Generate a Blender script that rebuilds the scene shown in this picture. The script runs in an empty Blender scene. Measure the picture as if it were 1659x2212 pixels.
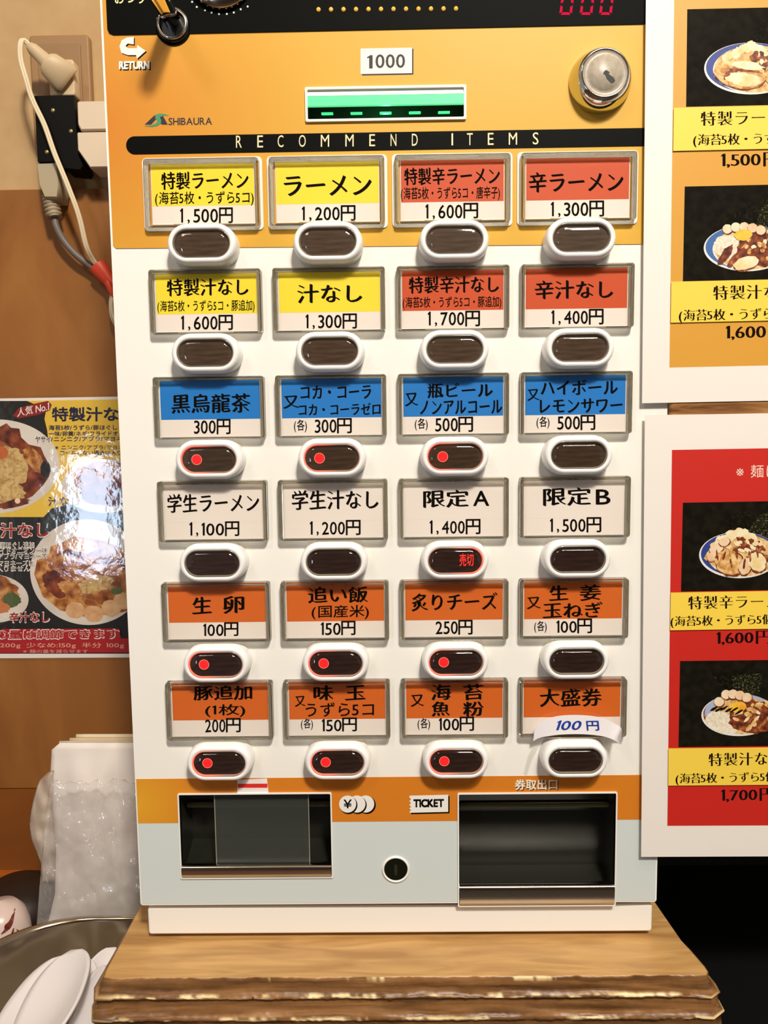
import bpy, math, random
from mathutils import Vector, Matrix
from mathutils.geometry import tessellate_polygon
random.seed(7)
sc = bpy.context.scene
COL = sc.collection
PI = math.pi

# ---------------------------------------------------------------- camera, light, exposure
W, H, F = 1659, 2212, 1650.0
CAM = Vector((-0.00132, -0.55874, 0.01272)); PITCH, YAW, ROLL = -0.09436, 0.01, 0.01249
RM = Matrix.Rotation(YAW, 3, 'Z') @ Matrix.Rotation(PITCH, 3, 'X') @ Matrix.Rotation(ROLL, 3, 'Y')
cam = bpy.data.cameras.new('camera'); cam.sensor_fit = 'VERTICAL'; cam.sensor_height = 36.0
cam.lens = 36.0 * F / H; cam.clip_start = 0.01
camo = bpy.data.objects.new('camera', cam); COL.objects.link(camo)
right, fwd, up = RM.col[0], RM.col[1], RM.col[2]
mw = Matrix.Identity(4)
for i, c in enumerate((right, up, -fwd)):
    for k in range(3): mw[k][i] = c[k]
mw.translation = CAM; camo.matrix_world = mw; sc.camera = camo

world = bpy.data.worlds.new('room_air'); sc.world = world; world.use_nodes = True
bg = world.node_tree.nodes['Background']
bg.inputs[0].default_value = (1.0, 0.90, 0.78, 1); bg.inputs[1].default_value = 0.31

def area(name, loc, target, size, power, color, size_y=None):
    l = bpy.data.lights.new(name, 'AREA'); l.energy = power; l.color = color; l.size = size
    if size_y: l.shape = 'RECTANGLE'; l.size_y = size_y
    o = bpy.data.objects.new(name, l); COL.objects.link(o); o.location = loc
    o.rotation_euler = (Vector(target) - Vector(loc)).to_track_quat('-Z', 'Y').to_euler()
    return o
area('ceiling_lamp_key', (0.36, -1.42, 1.44), (0, 0, -0.05), 0.19, 43.0, (1.0, 0.925, 0.82))
area('ceiling_lamp_side', (-0.75, -1.25, 1.25), (0, 0, -0.1), 0.30, 4.5, (1.0, 0.88, 0.72))
area('ceiling_lamp_far', (0.75, -1.75, 1.62), (0, 0, -0.1), 0.35, 14.0, (1.0, 0.925, 0.83))
area('doorway_daylight', (-1.36, -2.3, -0.30), (0, 0, -0.05), 0.20, 5.0, (0.66, 0.80, 1.0), 0.50)
vs = sc.view_settings
vs.view_transform = 'Standard'; vs.look = 'None'; vs.gamma = 1.0; vs.use_curve_mapping = False; vs.exposure = 0.04

# ---------------------------------------------------------------- helpers
def at(u, v, Y=0.0):            # where the sight line of a photograph point meets the upright plane y = Y
    d = RM @ Vector(((u - 829.5) / F, 1.0, -(v - 1106.0) / F)); t = (Y - CAM.y) / d.y
    return CAM + d * t
def atz(u, v, Z):               # ... and the level plane z = Z
    d = RM @ Vector(((u - 829.5) / F, 1.0, -(v - 1106.0) / F)); t = (Z - CAM.z) / d.z
    return CAM + d * t
def lin(c):
    if isinstance(c, str):
        c = [int(c[i:i + 2], 16) / 255 for i in (0, 2, 4)]
    return tuple((x / 12.92 if x <= 0.04045 else ((x + 0.055) / 1.055) ** 2.4) for x in c) + (1.0,)

class MB:
    def __init__(s): s.v = []; s.f = []; s.m = []; s.s = []
    def add(s, verts, faces, mat=0, smooth=False):
        b = len(s.v); s.v += [tuple(p) for p in verts]
        for f in faces:
            s.f.append([i + b for i in f]); s.m.append(mat); s.s.append(smooth)
    def box(s, x0, x1, y0, y1, z0, z1, mat=0):
        s.add([(x0,y0,z0),(x1,y0,z0),(x1,y1,z0),(x0,y1,z0),(x0,y0,z1),(x1,y0,z1),(x1,y1,z1),(x0,y1,z1)],
              [(0,3,2,1),(4,5,6,7),(0,1,5,4),(1,2,6,5),(2,3,7,6),(3,0,4,7)], mat)
    def bbox(s, x0, x1, y0, y1, z0, z1, b=0.001, mat=0, seg=3):   # box with rounded upright corners and eased front rim
        a = rr(x0, x1, z0, z1, b * 2, seg)
        def ins(d, y): return [(p[0], y, p[1]) for p in rr(x0 + d, x1 - d, z0 + d, z1 - d, max(b * 2 - d, b * .6), seg)]
        s.loft([ins(0, y1), ins(0, y0 + b), ins(b * .3, y0 + b * .3), ins(b, y0)], mat, cap0=True, cap1=True, smooth=True)
    def loft(s, loops, mat=0, closed=True, cap0=False, cap1=False, smooth=False):
        n = len(loops[0]); vs_ = [p for l in loops for p in l]; fs = []
        for k in range(len(loops) - 1):
            for i in range(n if closed else n - 1):
                j = (i + 1) % n
                fs.append((k*n+i, k*n+j, (k+1)*n+j, (k+1)*n+i))
        s.add(vs_, fs, mat, smooth)
        if cap0: s.add(loops[0], [tuple(range(n))][::-1], mat)
        if cap1: s.add(loops[-1], [tuple(range(n))], mat)
    def plate(s, loops, y0, y1, mat=0, side=None):     # outline with holes, (x, z) pairs, front at y0, back at y1
        L = [[Vector((p[0], p[1], 0)) for p in l] for l in loops]
        flat = [p for l in loops for p in l]
        tris = tessellate_polygon(L)
        out = []
        for t in tris:
            a, b, c = (flat[i] for i in t)
            cr = (b[0]-a[0])*(c[1]-a[1]) - (b[1]-a[1])*(c[0]-a[0])
            if abs(cr) < 1e-14: continue
            out.append(t if cr > 0 else (t[0], t[2], t[1]))
        s.add([(p[0], y0, p[1]) for p in flat], out, mat)
        if y1 is not None:
            s.add([(p[0], y1, p[1]) for p in flat], [t[::-1] for t in out], mat if side is None else side)
            for l in loops:
                n = len(l)
                s.add([(p[0], y0, p[1]) for p in l] + [(p[0], y1, p[1]) for p in l],
                      [(i, i + n, (i + 1) % n + n, (i + 1) % n) for i in range(n)], mat if side is None else side)
    def tube(s, pts, r, n=10, mat=0, cap=True, flat=None):
        loops = []
        for i, p in enumerate(pts):
            p = Vector(p); a = Vector(pts[max(i-1, 0)]); b = Vector(pts[min(i+1, len(pts)-1)])
            t = (b - a).normalized()
            ref = Vector((0, 1, 0)) if abs(t.y) < 0.9 else Vector((1, 0, 0))
            e = t.cross(ref).normalized(); g = e.cross(t)
            rr_ = r[i] if isinstance(r, (list, tuple)) else r
            k = flat or 1.0
            loops.append([p + e * math.cos(q*2*PI/n) * rr_ * k + g * math.sin(q*2*PI/n) * rr_ for q in range(n)])
        s.loft(loops, mat, cap0=cap, cap1=cap, smooth=True)
    def lathe(s, prof, axis_o, axis_d, n=32, mat=0, cap0=False, cap1=False, smooth=True):   # prof: (radius, along axis)
        d = Vector(axis_d).normalized(); ref = Vector((0, 0, 1)) if abs(d.z) < 0.9 else Vector((1, 0, 0))
        e = d.cross(ref).normalized(); g = d.cross(e); o = Vector(axis_o)
        s.loft([[o + d*h + (e*math.cos(q*2*PI/n) + g*math.sin(q*2*PI/n))*r for q in range(n)] for r, h in prof], mat,
               cap0=cap0, cap1=cap1, smooth=smooth)
    def mesh(s, name, mats):
        me = bpy.data.meshes.new(name); me.from_pydata(s.v, [], s.f)
        for m in mats: me.materials.append(m)
        for p, mi, sm in zip(me.polygons, s.m, s.s): p.material_index = mi; p.use_smooth = sm
        me.update(); return me
    def build(s, name, mats, parent=None, loc=None):
        if not isinstance(mats, (list, tuple)): mats = [mats]
        return link(name, s.mesh(name, mats), parent, loc)
def link(name, me, parent=None, loc=None):
    o = bpy.data.objects.new(name, me); COL.objects.link(o)
    if parent is not None: attach(o, parent)
    if loc is not None: o.location = loc
    return o
def attach(o, parent):
    o.parent = parent
    if parent.type == 'EMPTY': o.matrix_parent_inverse = Matrix.Translation(parent.location).inverted()
def thing(name, label, cat, loc=(0, 0, 0), group=None):
    o = bpy.data.objects.new(name, None); COL.objects.link(o); o.location = loc; o.empty_display_size = 0.02
    return tag(o, label, cat, group)
def tag(o, label, cat, group=None, kind=None):
    o['label'] = label; o['category'] = cat
    if group: o['group'] = group
    if kind: o['kind'] = kind
    return o
def rr(x0, x1, z0, z1, r, seg=5):       # rounded rectangle, counter-clockwise seen from the front
    out = []
    for cx, cz, a in ((x1-r, z0+r, -PI/2), (x1-r, z1-r, 0), (x0+r, z1-r, PI/2), (x0+r, z0+r, PI)):
        for i in range(seg + 1):
            t = a + i * PI / 2 / seg; out.append((cx + r*math.cos(t), cz + r*math.sin(t)))
    return out
def spline(pts, n=8):
    P = [Vector(p) for p in pts]; P = [P[0]*2 - P[1]] + P + [P[-1]*2 - P[-2]]; out = []
    for i in range(1, len(P) - 2):
        for k in range(n):
            t = k / n; a, b, c, d = P[i-1], P[i], P[i+1], P[i+2]
            out.append(0.5*((2*b) + (c-a)*t + (2*a-5*b+4*c-d)*t*t + (3*b-a-3*c+d)*t**3))
    out.append(P[-2]); return out
def px(poly, Y=0.0): return [(p.x, p.z) for p in (at(u, v, Y) for u, v in poly)]

# ---------------------------------------------------------------- materials
def new_mat(name):
    m = bpy.data.materials.new(name); m.use_nodes = True
    return m, m.node_tree, m.node_tree.nodes['Principled BSDF']
CACHE = {}
def M(color, rough=0.5, metal=0.0, spec=0.5, emit=None, es=1.0, coat=0.0, name=None):
    key = (str(color), rough, metal, spec, str(emit), es, coat)
    if key in CACHE: return CACHE[key]
    m, nt, b = new_mat(name or 'paint_%s' % (color if isinstance(color, str) else len(CACHE)))
    b.inputs['Base Color'].default_value = lin(color); b.inputs['Roughness'].default_value = rough
    b.inputs['Metallic'].default_value = metal; b.inputs['Specular IOR Level'].default_value = spec
    b.inputs['Coat Weight'].default_value = coat; b.inputs['Coat Roughness'].default_value = 0.06
    if emit:
        b.inputs['Emission Color'].default_value = lin(emit); b.inputs['Emission Strength'].default_value = es
    CACHE[key] = m; return m
def noise_mat(name, stops, scale=40, stretch=(1, 1, 1), rough=0.6, detail=6, bump=0.0, spec=0.4, distort=0.0, coat=0.0):
    m, nt, b = new_mat(name); N = nt.nodes.new; L = nt.links.new
    tc = N('ShaderNodeTexCoord'); mp = N('ShaderNodeMapping'); mp.inputs['Scale'].default_value = stretch
    n = N('ShaderNodeTexNoise'); n.inputs['Scale'].default_value = scale; n.inputs['Detail'].default_value = detail
    n.inputs['Distortion'].default_value = distort
    r = N('ShaderNodeValToRGB'); e = r.color_ramp.elements
    while len(e) < len(stops): e.new(0.5)
    for q, (p, c) in zip(e, stops): q.position = p; q.color = lin(c)
    L(tc.outputs['Object'], mp.inputs['Vector']); L(mp.outputs[0], n.inputs['Vector']); L(n.outputs['Fac'], r.inputs[0])
    L(r.outputs[0], b.inputs['Base Color']); b.inputs['Roughness'].default_value = rough
    b.inputs['Specular IOR Level'].default_value = spec
    b.inputs['Coat Weight'].default_value = coat; b.inputs['Coat Roughness'].default_value = 0.08
    if bump:
        bp = N('ShaderNodeBump'); bp.inputs['Strength'].default_value = bump; bp.inputs['Distance'].default_value = 0.002
        L(n.outputs['Fac'], bp.inputs['Height']); L(bp.outputs[0], b.inputs['Normal'])
    return m
def clear_mat(name, tint=(1, 1, 1), rough=0.03, refl=1.0, haze=0.0, wrinkle=0.0, wscale=60, hazecol='E8E4DE', base=0.0, crumple=False):
    m = bpy.data.materials.new(name); m.use_nodes = True; nt = m.node_tree; N = nt.nodes.new; L = nt.links.new
    nt.nodes.remove(nt.nodes['Principled BSDF']); out = nt.nodes['Material Output']
    tr = N('ShaderNodeBsdfTransparent'); tr.inputs[0].default_value = tuple(tint) + (1,)
    gl = N('ShaderNodeBsdfGlossy'); gl.inputs['Roughness'].default_value = rough
    fr = N('ShaderNodeLayerWeight'); fr.inputs[0].default_value = 0.5       # Schlick reflection, alike from both faces
    pw = N('ShaderNodeMath'); pw.operation = 'POWER'; pw.inputs[1].default_value = 5.0; L(fr.outputs['Facing'], pw.inputs[0])
    mu = N('ShaderNodeMath'); mu.operation = 'MULTIPLY_ADD'; mu.inputs[1].default_value = .96 * min(refl, 1.0); mu.inputs[2].default_value = .035 * refl + base; L(pw.outputs[0], mu.inputs[0])
    mx = N('ShaderNodeMixShader'); L(mu.outputs[0], mx.inputs[0]); L(gl.outputs[0], mx.inputs[2])
    src = tr
    if haze:
        df = N('ShaderNodeBsdfDiffuse'); df.inputs[0].default_value = lin(hazecol)
        hm = N('ShaderNodeMixShader'); hm.inputs[0].default_value = haze; L(tr.outputs[0], hm.inputs[1]); L(df.outputs[0], hm.inputs[2]); src = hm
    L(src.outputs[0], mx.inputs[1]); L(mx.outputs[0], out.inputs[0])
    if wrinkle:
        tc = N('ShaderNodeTexCoord')
        if crumple:
            n = N('ShaderNodeTexVoronoi'); n.inputs['Scale'].default_value = wscale; n.inputs['Detail'].default_value = 2
            wn = N('ShaderNodeTexNoise'); wn.inputs['Scale'].default_value = 25; mxv = N('ShaderNodeVectorMath'); mxv.operation = 'MULTIPLY_ADD'; mxv.inputs[1].default_value = (.06, .06, .03)
            L(tc.outputs['Object'], wn.inputs['Vector']); L(wn.outputs['Color'], mxv.inputs[0]); L(tc.outputs['Object'], mxv.inputs[2]); L(mxv.outputs[0], n.inputs['Vector']); hgt = n.outputs['Distance']
        else:
            n = N('ShaderNodeTexNoise'); n.inputs['Scale'].default_value = wscale; n.inputs['Detail'].default_value = 3; L(tc.outputs['Object'], n.inputs['Vector']); hgt = n.outputs['Fac']
        bp = N('ShaderNodeBump'); bp.inputs['Strength'].default_value = wrinkle; bp.inputs['Distance'].default_value = 0.003
        L(hgt, bp.inputs['Height'])
        L(bp.outputs[0], gl.inputs['Normal']); L(bp.outputs[0], fr.inputs['Normal'])
    return m
def grad_mat(name, c0, c1, centre, radius, rough=0.45, soft=1.0, coat=0.0):     # printed overlay: one ink fading into another
    m, nt, b = new_mat(name); N = nt.nodes.new; L = nt.links.new
    tc = N('ShaderNodeTexCoord'); mp = N('ShaderNodeMapping')
    mp.inputs['Location'].default_value = (-centre[0] / radius[0], 0, -centre[1] / radius[1])
    mp.inputs['Scale'].default_value = (1 / radius[0], 0, 1 / radius[1])
    g = N('ShaderNodeVectorMath'); g.operation = 'LENGTH'
    r = N('ShaderNodeValToRGB'); e = r.color_ramp.elements; e[0].color = lin(c0); e[1].color = lin(c1)
    L(tc.outputs['Object'], mp.inputs['Vector']); L(mp.outputs[0], g.inputs[0]); L(g.outputs['Value'], r.inputs[0])
    L(r.outputs[0], b.inputs['Base Color']); b.inputs['Roughness'].default_value = rough
    b.inputs['Specular IOR Level'].default_value = 0.3
    return m

WHITE = M('F1EEE6', 0.38, name='white_enamel')
GREYW = M('CFD8D6', 0.40, name='pale_grey_enamel')
PLASTIC = M('F3F2F0', 0.28, name='white_plastic')
INK = M('0A0806', 0.8, spec=0.05, name='black_ink')
PAPER = M('EEE2D6', 0.7, name='white_card')
CHROME = M('D8D8D6', 0.10, 1.0, name='chrome')
STEEL, _nt, _b = new_mat('stainless_steel')
_b.inputs['Base Color'].default_value = lin('BEB4A2'); _b.inputs['Metallic'].default_value = 1.0; _b.inputs['Roughness'].default_value = 0.16
_n = _nt.nodes.new('ShaderNodeTexNoise'); _n.inputs['Scale'].default_value = 16; _p = _nt.nodes.new('ShaderNodeBump'); _p.inputs['Strength'].default_value = .35; _p.inputs['Distance'].default_value = .006
_c = _nt.nodes.new('ShaderNodeTexCoord'); _nt.links.new(_c.outputs['Object'], _n.inputs['Vector']); _nt.links.new(_n.outputs['Fac'], _p.inputs['Height']); _nt.links.new(_p.outputs[0], _b.inputs['Normal'])
DARKBOX = M('20211A', 0.30, name='dark_chute')
BLACK = M('050604', 0.55, spec=0.05, name='black_acrylic')
CLEAR = clear_mat('clear_pane')
SLEEVE = clear_mat('clear_sleeve', rough=0.08, refl=.5, wrinkle=0.04, wscale=30)
GLASS, _nt, _b = new_mat('clear_acrylic_rim')
_b.inputs['Base Color'].default_value = lin('DAD5C6'); _b.inputs['Transmission Weight'].default_value = 1.0
_b.inputs['Roughness'].default_value = 0.05; _b.inputs['IOR'].default_value = 1.47
YELLOW = grad_mat('orange_to_yellow_overlay', 'CE7C26', 'D6A63A', (-0.215, 0.235), (0.18, 0.14))
BAND = grad_mat('yellow_to_orange_band', 'DEA22A', 'D27C22', (-0.20, -0.262), (0.055, 0.05))

# ---------------------------------------------------------------- lettering
GL = {}
def glyph(ch, thin):
    key = (ch, thin)
    if key in GL: return GL[key]
    if ch == '1':                                    # plain upright stroke with a small flag
        v = [(0.07,0),(0.16,0),(0.16,.73),(0.10,.73),(0.0,.63),(0.0,.57),(0.07,.61)]
        GL[key] = (v, [(0,1,2,3,6),(3,4,5,6)], 0.0, 0.17); return GL[key]
    if ch not in RAW: raw(ch)
    cu = RAW[ch].copy()
    sx = 6.0 if thin else 1.0
    if thin:
        for s in cu.splines:
            for b in s.bezier_points: b.handle_left_type = b.handle_right_type = 'FREE'
            for b in s.bezier_points:
                for a in ('co', 'handle_left', 'handle_right'):
                    q = getattr(b, a); setattr(b, a, (q[0]*sx, q[1], 0))
        cu.offset = -0.014
    o = bpy.data.objects.new('c', cu); me = bpy.data.meshes.new_from_object(o)
    v = [(p.co.x / sx, p.co.y) for p in me.vertices]; f = [tuple(p.vertices) for p in me.polygons]
    bpy.data.objects.remove(o); bpy.data.curves.remove(cu); bpy.data.meshes.remove(me)
    xs = [p[0] for p in v] or [0, 0.3]
    GL[key] = (v, f, min(xs), max(xs)); return GL[key]
CHARS = ''.join(sorted(set('特製ラーメン辛汁なし海苔枚うずら5コ・唐子豚追加黒烏龍茶又カゼロ瓶ビノアルハイボレモサワ各円学生限定AB卵い飯国産米炙りチ姜玉ねぎ大盛券味粉魚'
        '売切取出口おつRETUNCOMDISKHABGFP¥個※麺は人気o.ぐほフドオニ一黄/クブマヨネシヤキズギネ場合入まの量調節で量をせ減きますめ少半分:g0123456789,()N ')))
RAW = {}
def raw(chars):
    t_ = []
    for ch in chars:
        c = bpy.data.curves.new('t', 'FONT'); c.body = ch; c.resolution_u = 3
        o = bpy.data.objects.new('t', c); COL.objects.link(o); t_.append((ch, o))
    dg = bpy.context.evaluated_depsgraph_get()
    for ch, o in t_: RAW[ch] = o.evaluated_get(dg).to_curve(dg).copy()
    for ch, o in t_: c = o.data; bpy.data.objects.remove(o); bpy.data.curves.remove(c)
raw(CHARS)
STY = {'reg': (False, [(0, 0)], 0), 'bold': (False, [(-.016, 0), (.016, 0), (0, .012), (0, -.012)], 0),
       'heavy': (False, [(a*.045, b*.045) for a in (-1, 0, 1) for b in (-1, 0, 1)], 0),
       'brush': (True, [(-.032, .022), (-.016, .011), (0, 0), (.016, -.011), (.032, -.022)], 0.07),
       'pen': (False, [(-.012, .008), (.012, -.008), (.0, .0)], 0.04),
       'mincho': (True, [(-.016, 0), (0, 0), (.016, 0)], 0), 'minchob': (True, [(-.03, 0), (-.012, 0), (.012, 0), (.03, 0)], 0),
       'kaku': (False, [(a*.022, b*.022) for a in (-1, 1) for b in (-1, 0, 1)], 0)}
def layout(text, style, pitch=None):
    thin, strikes, tilt = STY[style]; x = 0.0; out = []
    for ch in text:
        if ch == ' ': x += 0.45; continue
        v, f, a, b = glyph(ch, thin)
        if ord(ch) > 0x2000 and ch not in '（）':
            off = x; cx = x + .5; x += pitch or 1.0
        elif ch in '（）': off = x - a; cx = x; x += (b - a) + .06
        else: off = x - a; cx = x + (b - a) / 2; x += (b - a) + .09
        for k, (dx, dy) in enumerate(strikes):
            out.append((k * 4e-6, [(p[0] + off + dx, p[1] + dy + tilt * (p[0] + off - cx)) for p in v], f))
    return out
def depth_of(style): return len(STY[style][1]) * 4e-6
def text(mb, s, box, Y, style='reg', mat=0, slope=-0.011, lean=0.0, arc=0.0):    # ink fitted to a box measured in photo pixels
    L = layout(s, style)
    xs = [p[0] for k, v, f in L for p in v]; ys = [p[1] for k, v, f in L for p in v]
    a, b, c, d = min(xs), max(xs), min(ys), max(ys); x0, y0, x1, y1 = box
    for k, v, f in L:
        out = []
        for p in v:
            tx = (p[0]-a)/(b-a); ty = (p[1]-c)/(d-c)
            u = x0 + tx*(x1-x0) + lean*(ty-.5)*(y1-y0); w = y1 + ty*(y0-y1) + slope*(u-(x0+x1)/2) + arc*(tx-.5)**2
            out.append(at(u, w, Y - k))
        mb.add(out, f, mat)
def text_em(mb, s, x0, ytop, em, Y, style='mincho', mat=0, slope=-0.022, pitch=None, wide=1.0):   # running text by em size
    for k, v, f in layout(s, style, pitch):
        mb.add([at(x0 + p[0]*em*wide, ytop + (0.84 - p[1])*em + slope*p[0]*em*wide, Y - k) for p in v], f, mat)

# ---------------------------------------------------------------- print helper: flat inks on a sheet, each a hair above the last
class Print:
    def __init__(s, Y): s.mb = MB(); s.Y = Y; s.mats = []; s.k = 0
    def mi(s, m):
        if m not in s.mats: s.mats.append(m)
        return s.mats.index(m)
    def y(s): s.k += 1; return s.Y - s.k * 8e-6
    def rough(s, pts, m, j, n=7):           # outline with a ragged edge
        out = []
        for a, b in zip(pts, pts[1:] + pts[:1]):
            out += [(a[0] + (b[0]-a[0])*i/n + random.uniform(-j, j), a[1] + (b[1]-a[1])*i/n + random.uniform(-j, j)) for i in range(n)]
        s.poly(out, m)
    def poly(s, pts, m): s.mb.plate([px(pts, s.Y)], s.y(), None, s.mi(m))
    def ell(s, cx, cy, rx, ry, m, rot=0, jit=0, n=36, clip=None):
        pts = []
        for i in range(n):
            t = i*2*PI/n; k = 1 + random.uniform(-jit, jit)
            a, b = rx*k*math.cos(t), ry*k*math.sin(t)
            pts.append((cx + a*math.cos(rot) - b*math.sin(rot), cy + a*math.sin(rot) + b*math.cos(rot)))
        if clip: pts = [(min(max(u, clip[0]), clip[2]), min(max(w, clip[1]), clip[3])) for u, w in pts]
        s.poly(pts, m)
    def text(s, t, box, style, m, **k): text(s.mb, t, box, s.y(), style, s.mi(m), **k); s.k += int(depth_of(style) / 8e-6) + 1
    def text_em(s, t, x, y, em, style, m, **k): text_em(s.mb, t, x, y, em, s.y(), style, s.mi(m), **k); s.k += int(depth_of(style) / 8e-6) + 1
    def build(s, name, parent): return s.mb.build(name, s.mats, parent)

# ================================================================ the setting
WY = 0.30                                    # back wall
ZB = -0.3749                                 # top of the wooden block
ZC = -0.496                                  # counter under the tray and the block
WOODBOARD = noise_mat('brown_board', [(0.25, '7E4C1C'), (0.55, '8F5A24'), (0.8, '9E6830')], 7, (1.6, 1, 0.7), 0.45, 5, 0.0, 0.4, 1.2)  # soft tone drift: wood grain plus light reflections painted into the colour
WOODBOARD2 = noise_mat('darker_brown_board', [(0.25, '743E10'), (0.6, '824A18'), (0.85, '905620')], 7, (1.2, 1, 0.8), 0.5, 5, 0.0, 0.3, 1.0)
CREAM = noise_mat('cream_plaster', [(0.3, 'B29066'), (0.7, 'BC9C70')], 30, (1, 1, 1), 0.85, 4, 0.02, 0.2)
zb0 = at(100, 409, WY - .008).z; zb1 = at(100, 1703, WY - .008).z; zc = at(60, 1893, WY - .02).z
mb = MB(); mb.box(-0.85, 0.22, WY, WY + .02, -0.60, 0.60)
wall = mb.build('wall_back', CREAM); wall['kind'] = 'structure'; wall['label'] = 'cream plaster wall behind the ticket machine'
mb = MB(); mb.box(-0.85, 0.22, WY - .008, WY - .0002, zb1 + .0006, zb0)
mb.build('board', WOODBOARD, wall)
mb = MB(); mb.box(-0.85, 0.22, WY - .008, WY - .0002, ZC, zb1 - .0006)
mb.build('board', WOODBOARD2, wall)
mb = MB(); mb.box(0.221, 1.4, WY, WY + .02, -0.95, 0.60)
wr = mb.build('wall_right', M('060706', 0.7, spec=0.2, name='void_black')); wr['kind'] = 'structure'; wr['label'] = 'black board filling in the dark void right of the machine'  # near-black colour puts the darkness of an unlit void on a board
mb = MB(); mb.box(-0.85, -0.02, -0.30, WY - .001, ZC - .03, ZC)
ct = mb.build('trim_1', noise_mat('dark_counter', [(0.3, '4A2A12'), (0.7, '6A3E1C')], 12, (1, 6, 1), 0.4)); ct['kind'] = 'structure'; ct['label'] = 'dark wooden counter under the steel tray'
mb = MB(); mb.box(-0.02, 1.4, -0.02, WY - .001, ZC - .03, ZC)
cb = mb.build('trim_2', M('060706', 0.7, spec=0.2)); cb['kind'] = 'structure'; cb['label'] = 'added shelf under the right half of the block, black like the dark void'  # added support, coloured black to carry on the darkness of the void
# rail along the foot of the wall; its orange paints the lit counter edge
zc2 = at(60, 1889, WY - .018).z
mb = MB(); mb.box(-0.85, -0.20, WY - .018, WY - .0082, ZC, zc2)
rl = mb.build('trim_3', noise_mat('lit_edge_rail', [(0.3, 'A04E16'), (0.7, 'BE6820')], 20, (1, 1, 5), 0.4)); rl['kind'] = 'structure'; rl['label'] = 'rail along the foot of the wall, coloured as the lit counter edge'

# the rest of the room, behind the viewer: it is what the chrome, the glass and the steel mirror
for nm, bx, m_, lb in (('ceiling', (-2.2, 2.2, -3.2, WY + .02, 1.80, 1.85), M('CDB48E', .8), 'cream ceiling of the shop'),
                       ('floor', (-2.2, 2.2, -3.2, WY + .02, -1.05, -1.0), M('3A3028', .6), 'dark floor of the shop'),
                       ('wall_front', (-2.2, 2.2, -3.25, -3.2, -1.0, 1.80), noise_mat('far_wall', [(.3, '6A4424'), (.7, '8C6238')], 3, (3, 1, .4), .6), 'brown wooden wall behind the viewer')):
    mb = MB(); mb.box(*bx); o_ = mb.build(nm, m_); o_['kind'] = 'structure'; o_['label'] = lb

# ================================================================ wooden block under the machine
m, nt, b = new_mat('worn_block_wood'); N = nt.nodes.new; L = nt.links.new
tc = N('ShaderNodeTexCoord'); mp = N('ShaderNodeMapping'); mp.inputs['Scale'].default_value = (0.9, 7, 14)
n1 = N('ShaderNodeTexNoise'); n1.inputs['Scale'].default_value = 14; n1.inputs['Detail'].default_value = 8; n1.inputs['Distortion'].default_value = 0.9
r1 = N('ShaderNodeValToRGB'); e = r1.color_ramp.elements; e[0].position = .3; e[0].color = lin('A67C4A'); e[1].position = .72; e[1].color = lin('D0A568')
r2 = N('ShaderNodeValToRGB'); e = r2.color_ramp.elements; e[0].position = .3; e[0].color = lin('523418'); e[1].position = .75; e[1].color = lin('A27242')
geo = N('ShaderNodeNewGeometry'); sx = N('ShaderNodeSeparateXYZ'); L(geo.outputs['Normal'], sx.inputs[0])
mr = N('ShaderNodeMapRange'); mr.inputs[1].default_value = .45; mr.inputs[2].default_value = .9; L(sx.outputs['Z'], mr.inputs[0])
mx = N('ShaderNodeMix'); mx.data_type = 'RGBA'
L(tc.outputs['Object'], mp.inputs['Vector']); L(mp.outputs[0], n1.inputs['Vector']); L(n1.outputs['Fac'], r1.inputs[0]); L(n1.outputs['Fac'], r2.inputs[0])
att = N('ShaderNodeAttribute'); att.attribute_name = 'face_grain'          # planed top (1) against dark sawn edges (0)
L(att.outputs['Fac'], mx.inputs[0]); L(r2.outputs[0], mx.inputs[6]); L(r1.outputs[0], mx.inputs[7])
att2 = N('ShaderNodeAttribute'); att2.attribute_name = 'chips'             # bare wood where the ridges are chipped
mx2 = N('ShaderNodeMix'); mx2.data_type = 'RGBA'; L(att2.outputs['Fac'], mx2.inputs[0]); L(mx.outputs[2], mx2.inputs[6]); mx2.inputs[7].default_value = lin('FBE2A8')
L(mx2.outputs[2], b.inputs['Base Color']); b.inputs['Roughness'].default_value = .42
bp = N('ShaderNodeBump'); bp.inputs['Strength'].default_value = .25; bp.inputs['Distance'].default_value = .001; L(n1.outputs['Fac'], bp.inputs['Height']); L(bp.outputs[0], b.inputs['Normal'])
BLOCK = m
from mathutils import noise as mnoise
plan = [(-0.2156, 0.262), (-0.2156, -0.030), (-0.2145, -0.0375), (-0.208, -0.0388)]
nf = 420
for i in range(1, nf): plan.append((-0.208 + (0.2165 + .208) * i / nf, -0.0388))
plan += [(0.2165, -0.0388), (0.2218, -0.0380), (0.2238, -0.0352), (0.2238, -0.030), (0.2205, -0.012), (0.218, 0.0), (0.215, 0.0423), (0.210, 0.12), (0.206, 0.262)]
prof = [(0, 0), (.0007, -.0006), (.0009, -.004), (.0007, -.008), (.0011, -.0115), (.0028, -.0128), (.0036, -.0138), (.0034, -.0148), (.0014, -.0156),
        (.0012, -.019), (.0022, -.023), (.0028, -.0262), (.0040, -.0276), (.0052, -.0288), (.0050, -.0304), (.0030, -.0316), (.0034, -.038), (.0058, -.046), (.0044, -.052), (.005, -.075), (.003, ZC - ZB)]
c0 = Vector((0, 0.1))
norms = []
for i, p in enumerate(plan):
    a = Vector(plan[max(i-1, 0)]); c = Vector(plan[min(i+1, len(plan)-1)]); t = (c - a).normalized(); norms.append(Vector((t.y, -t.x)))
verts = []; faces = []; g1 = []; g2 = []
n = len(plan)
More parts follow.
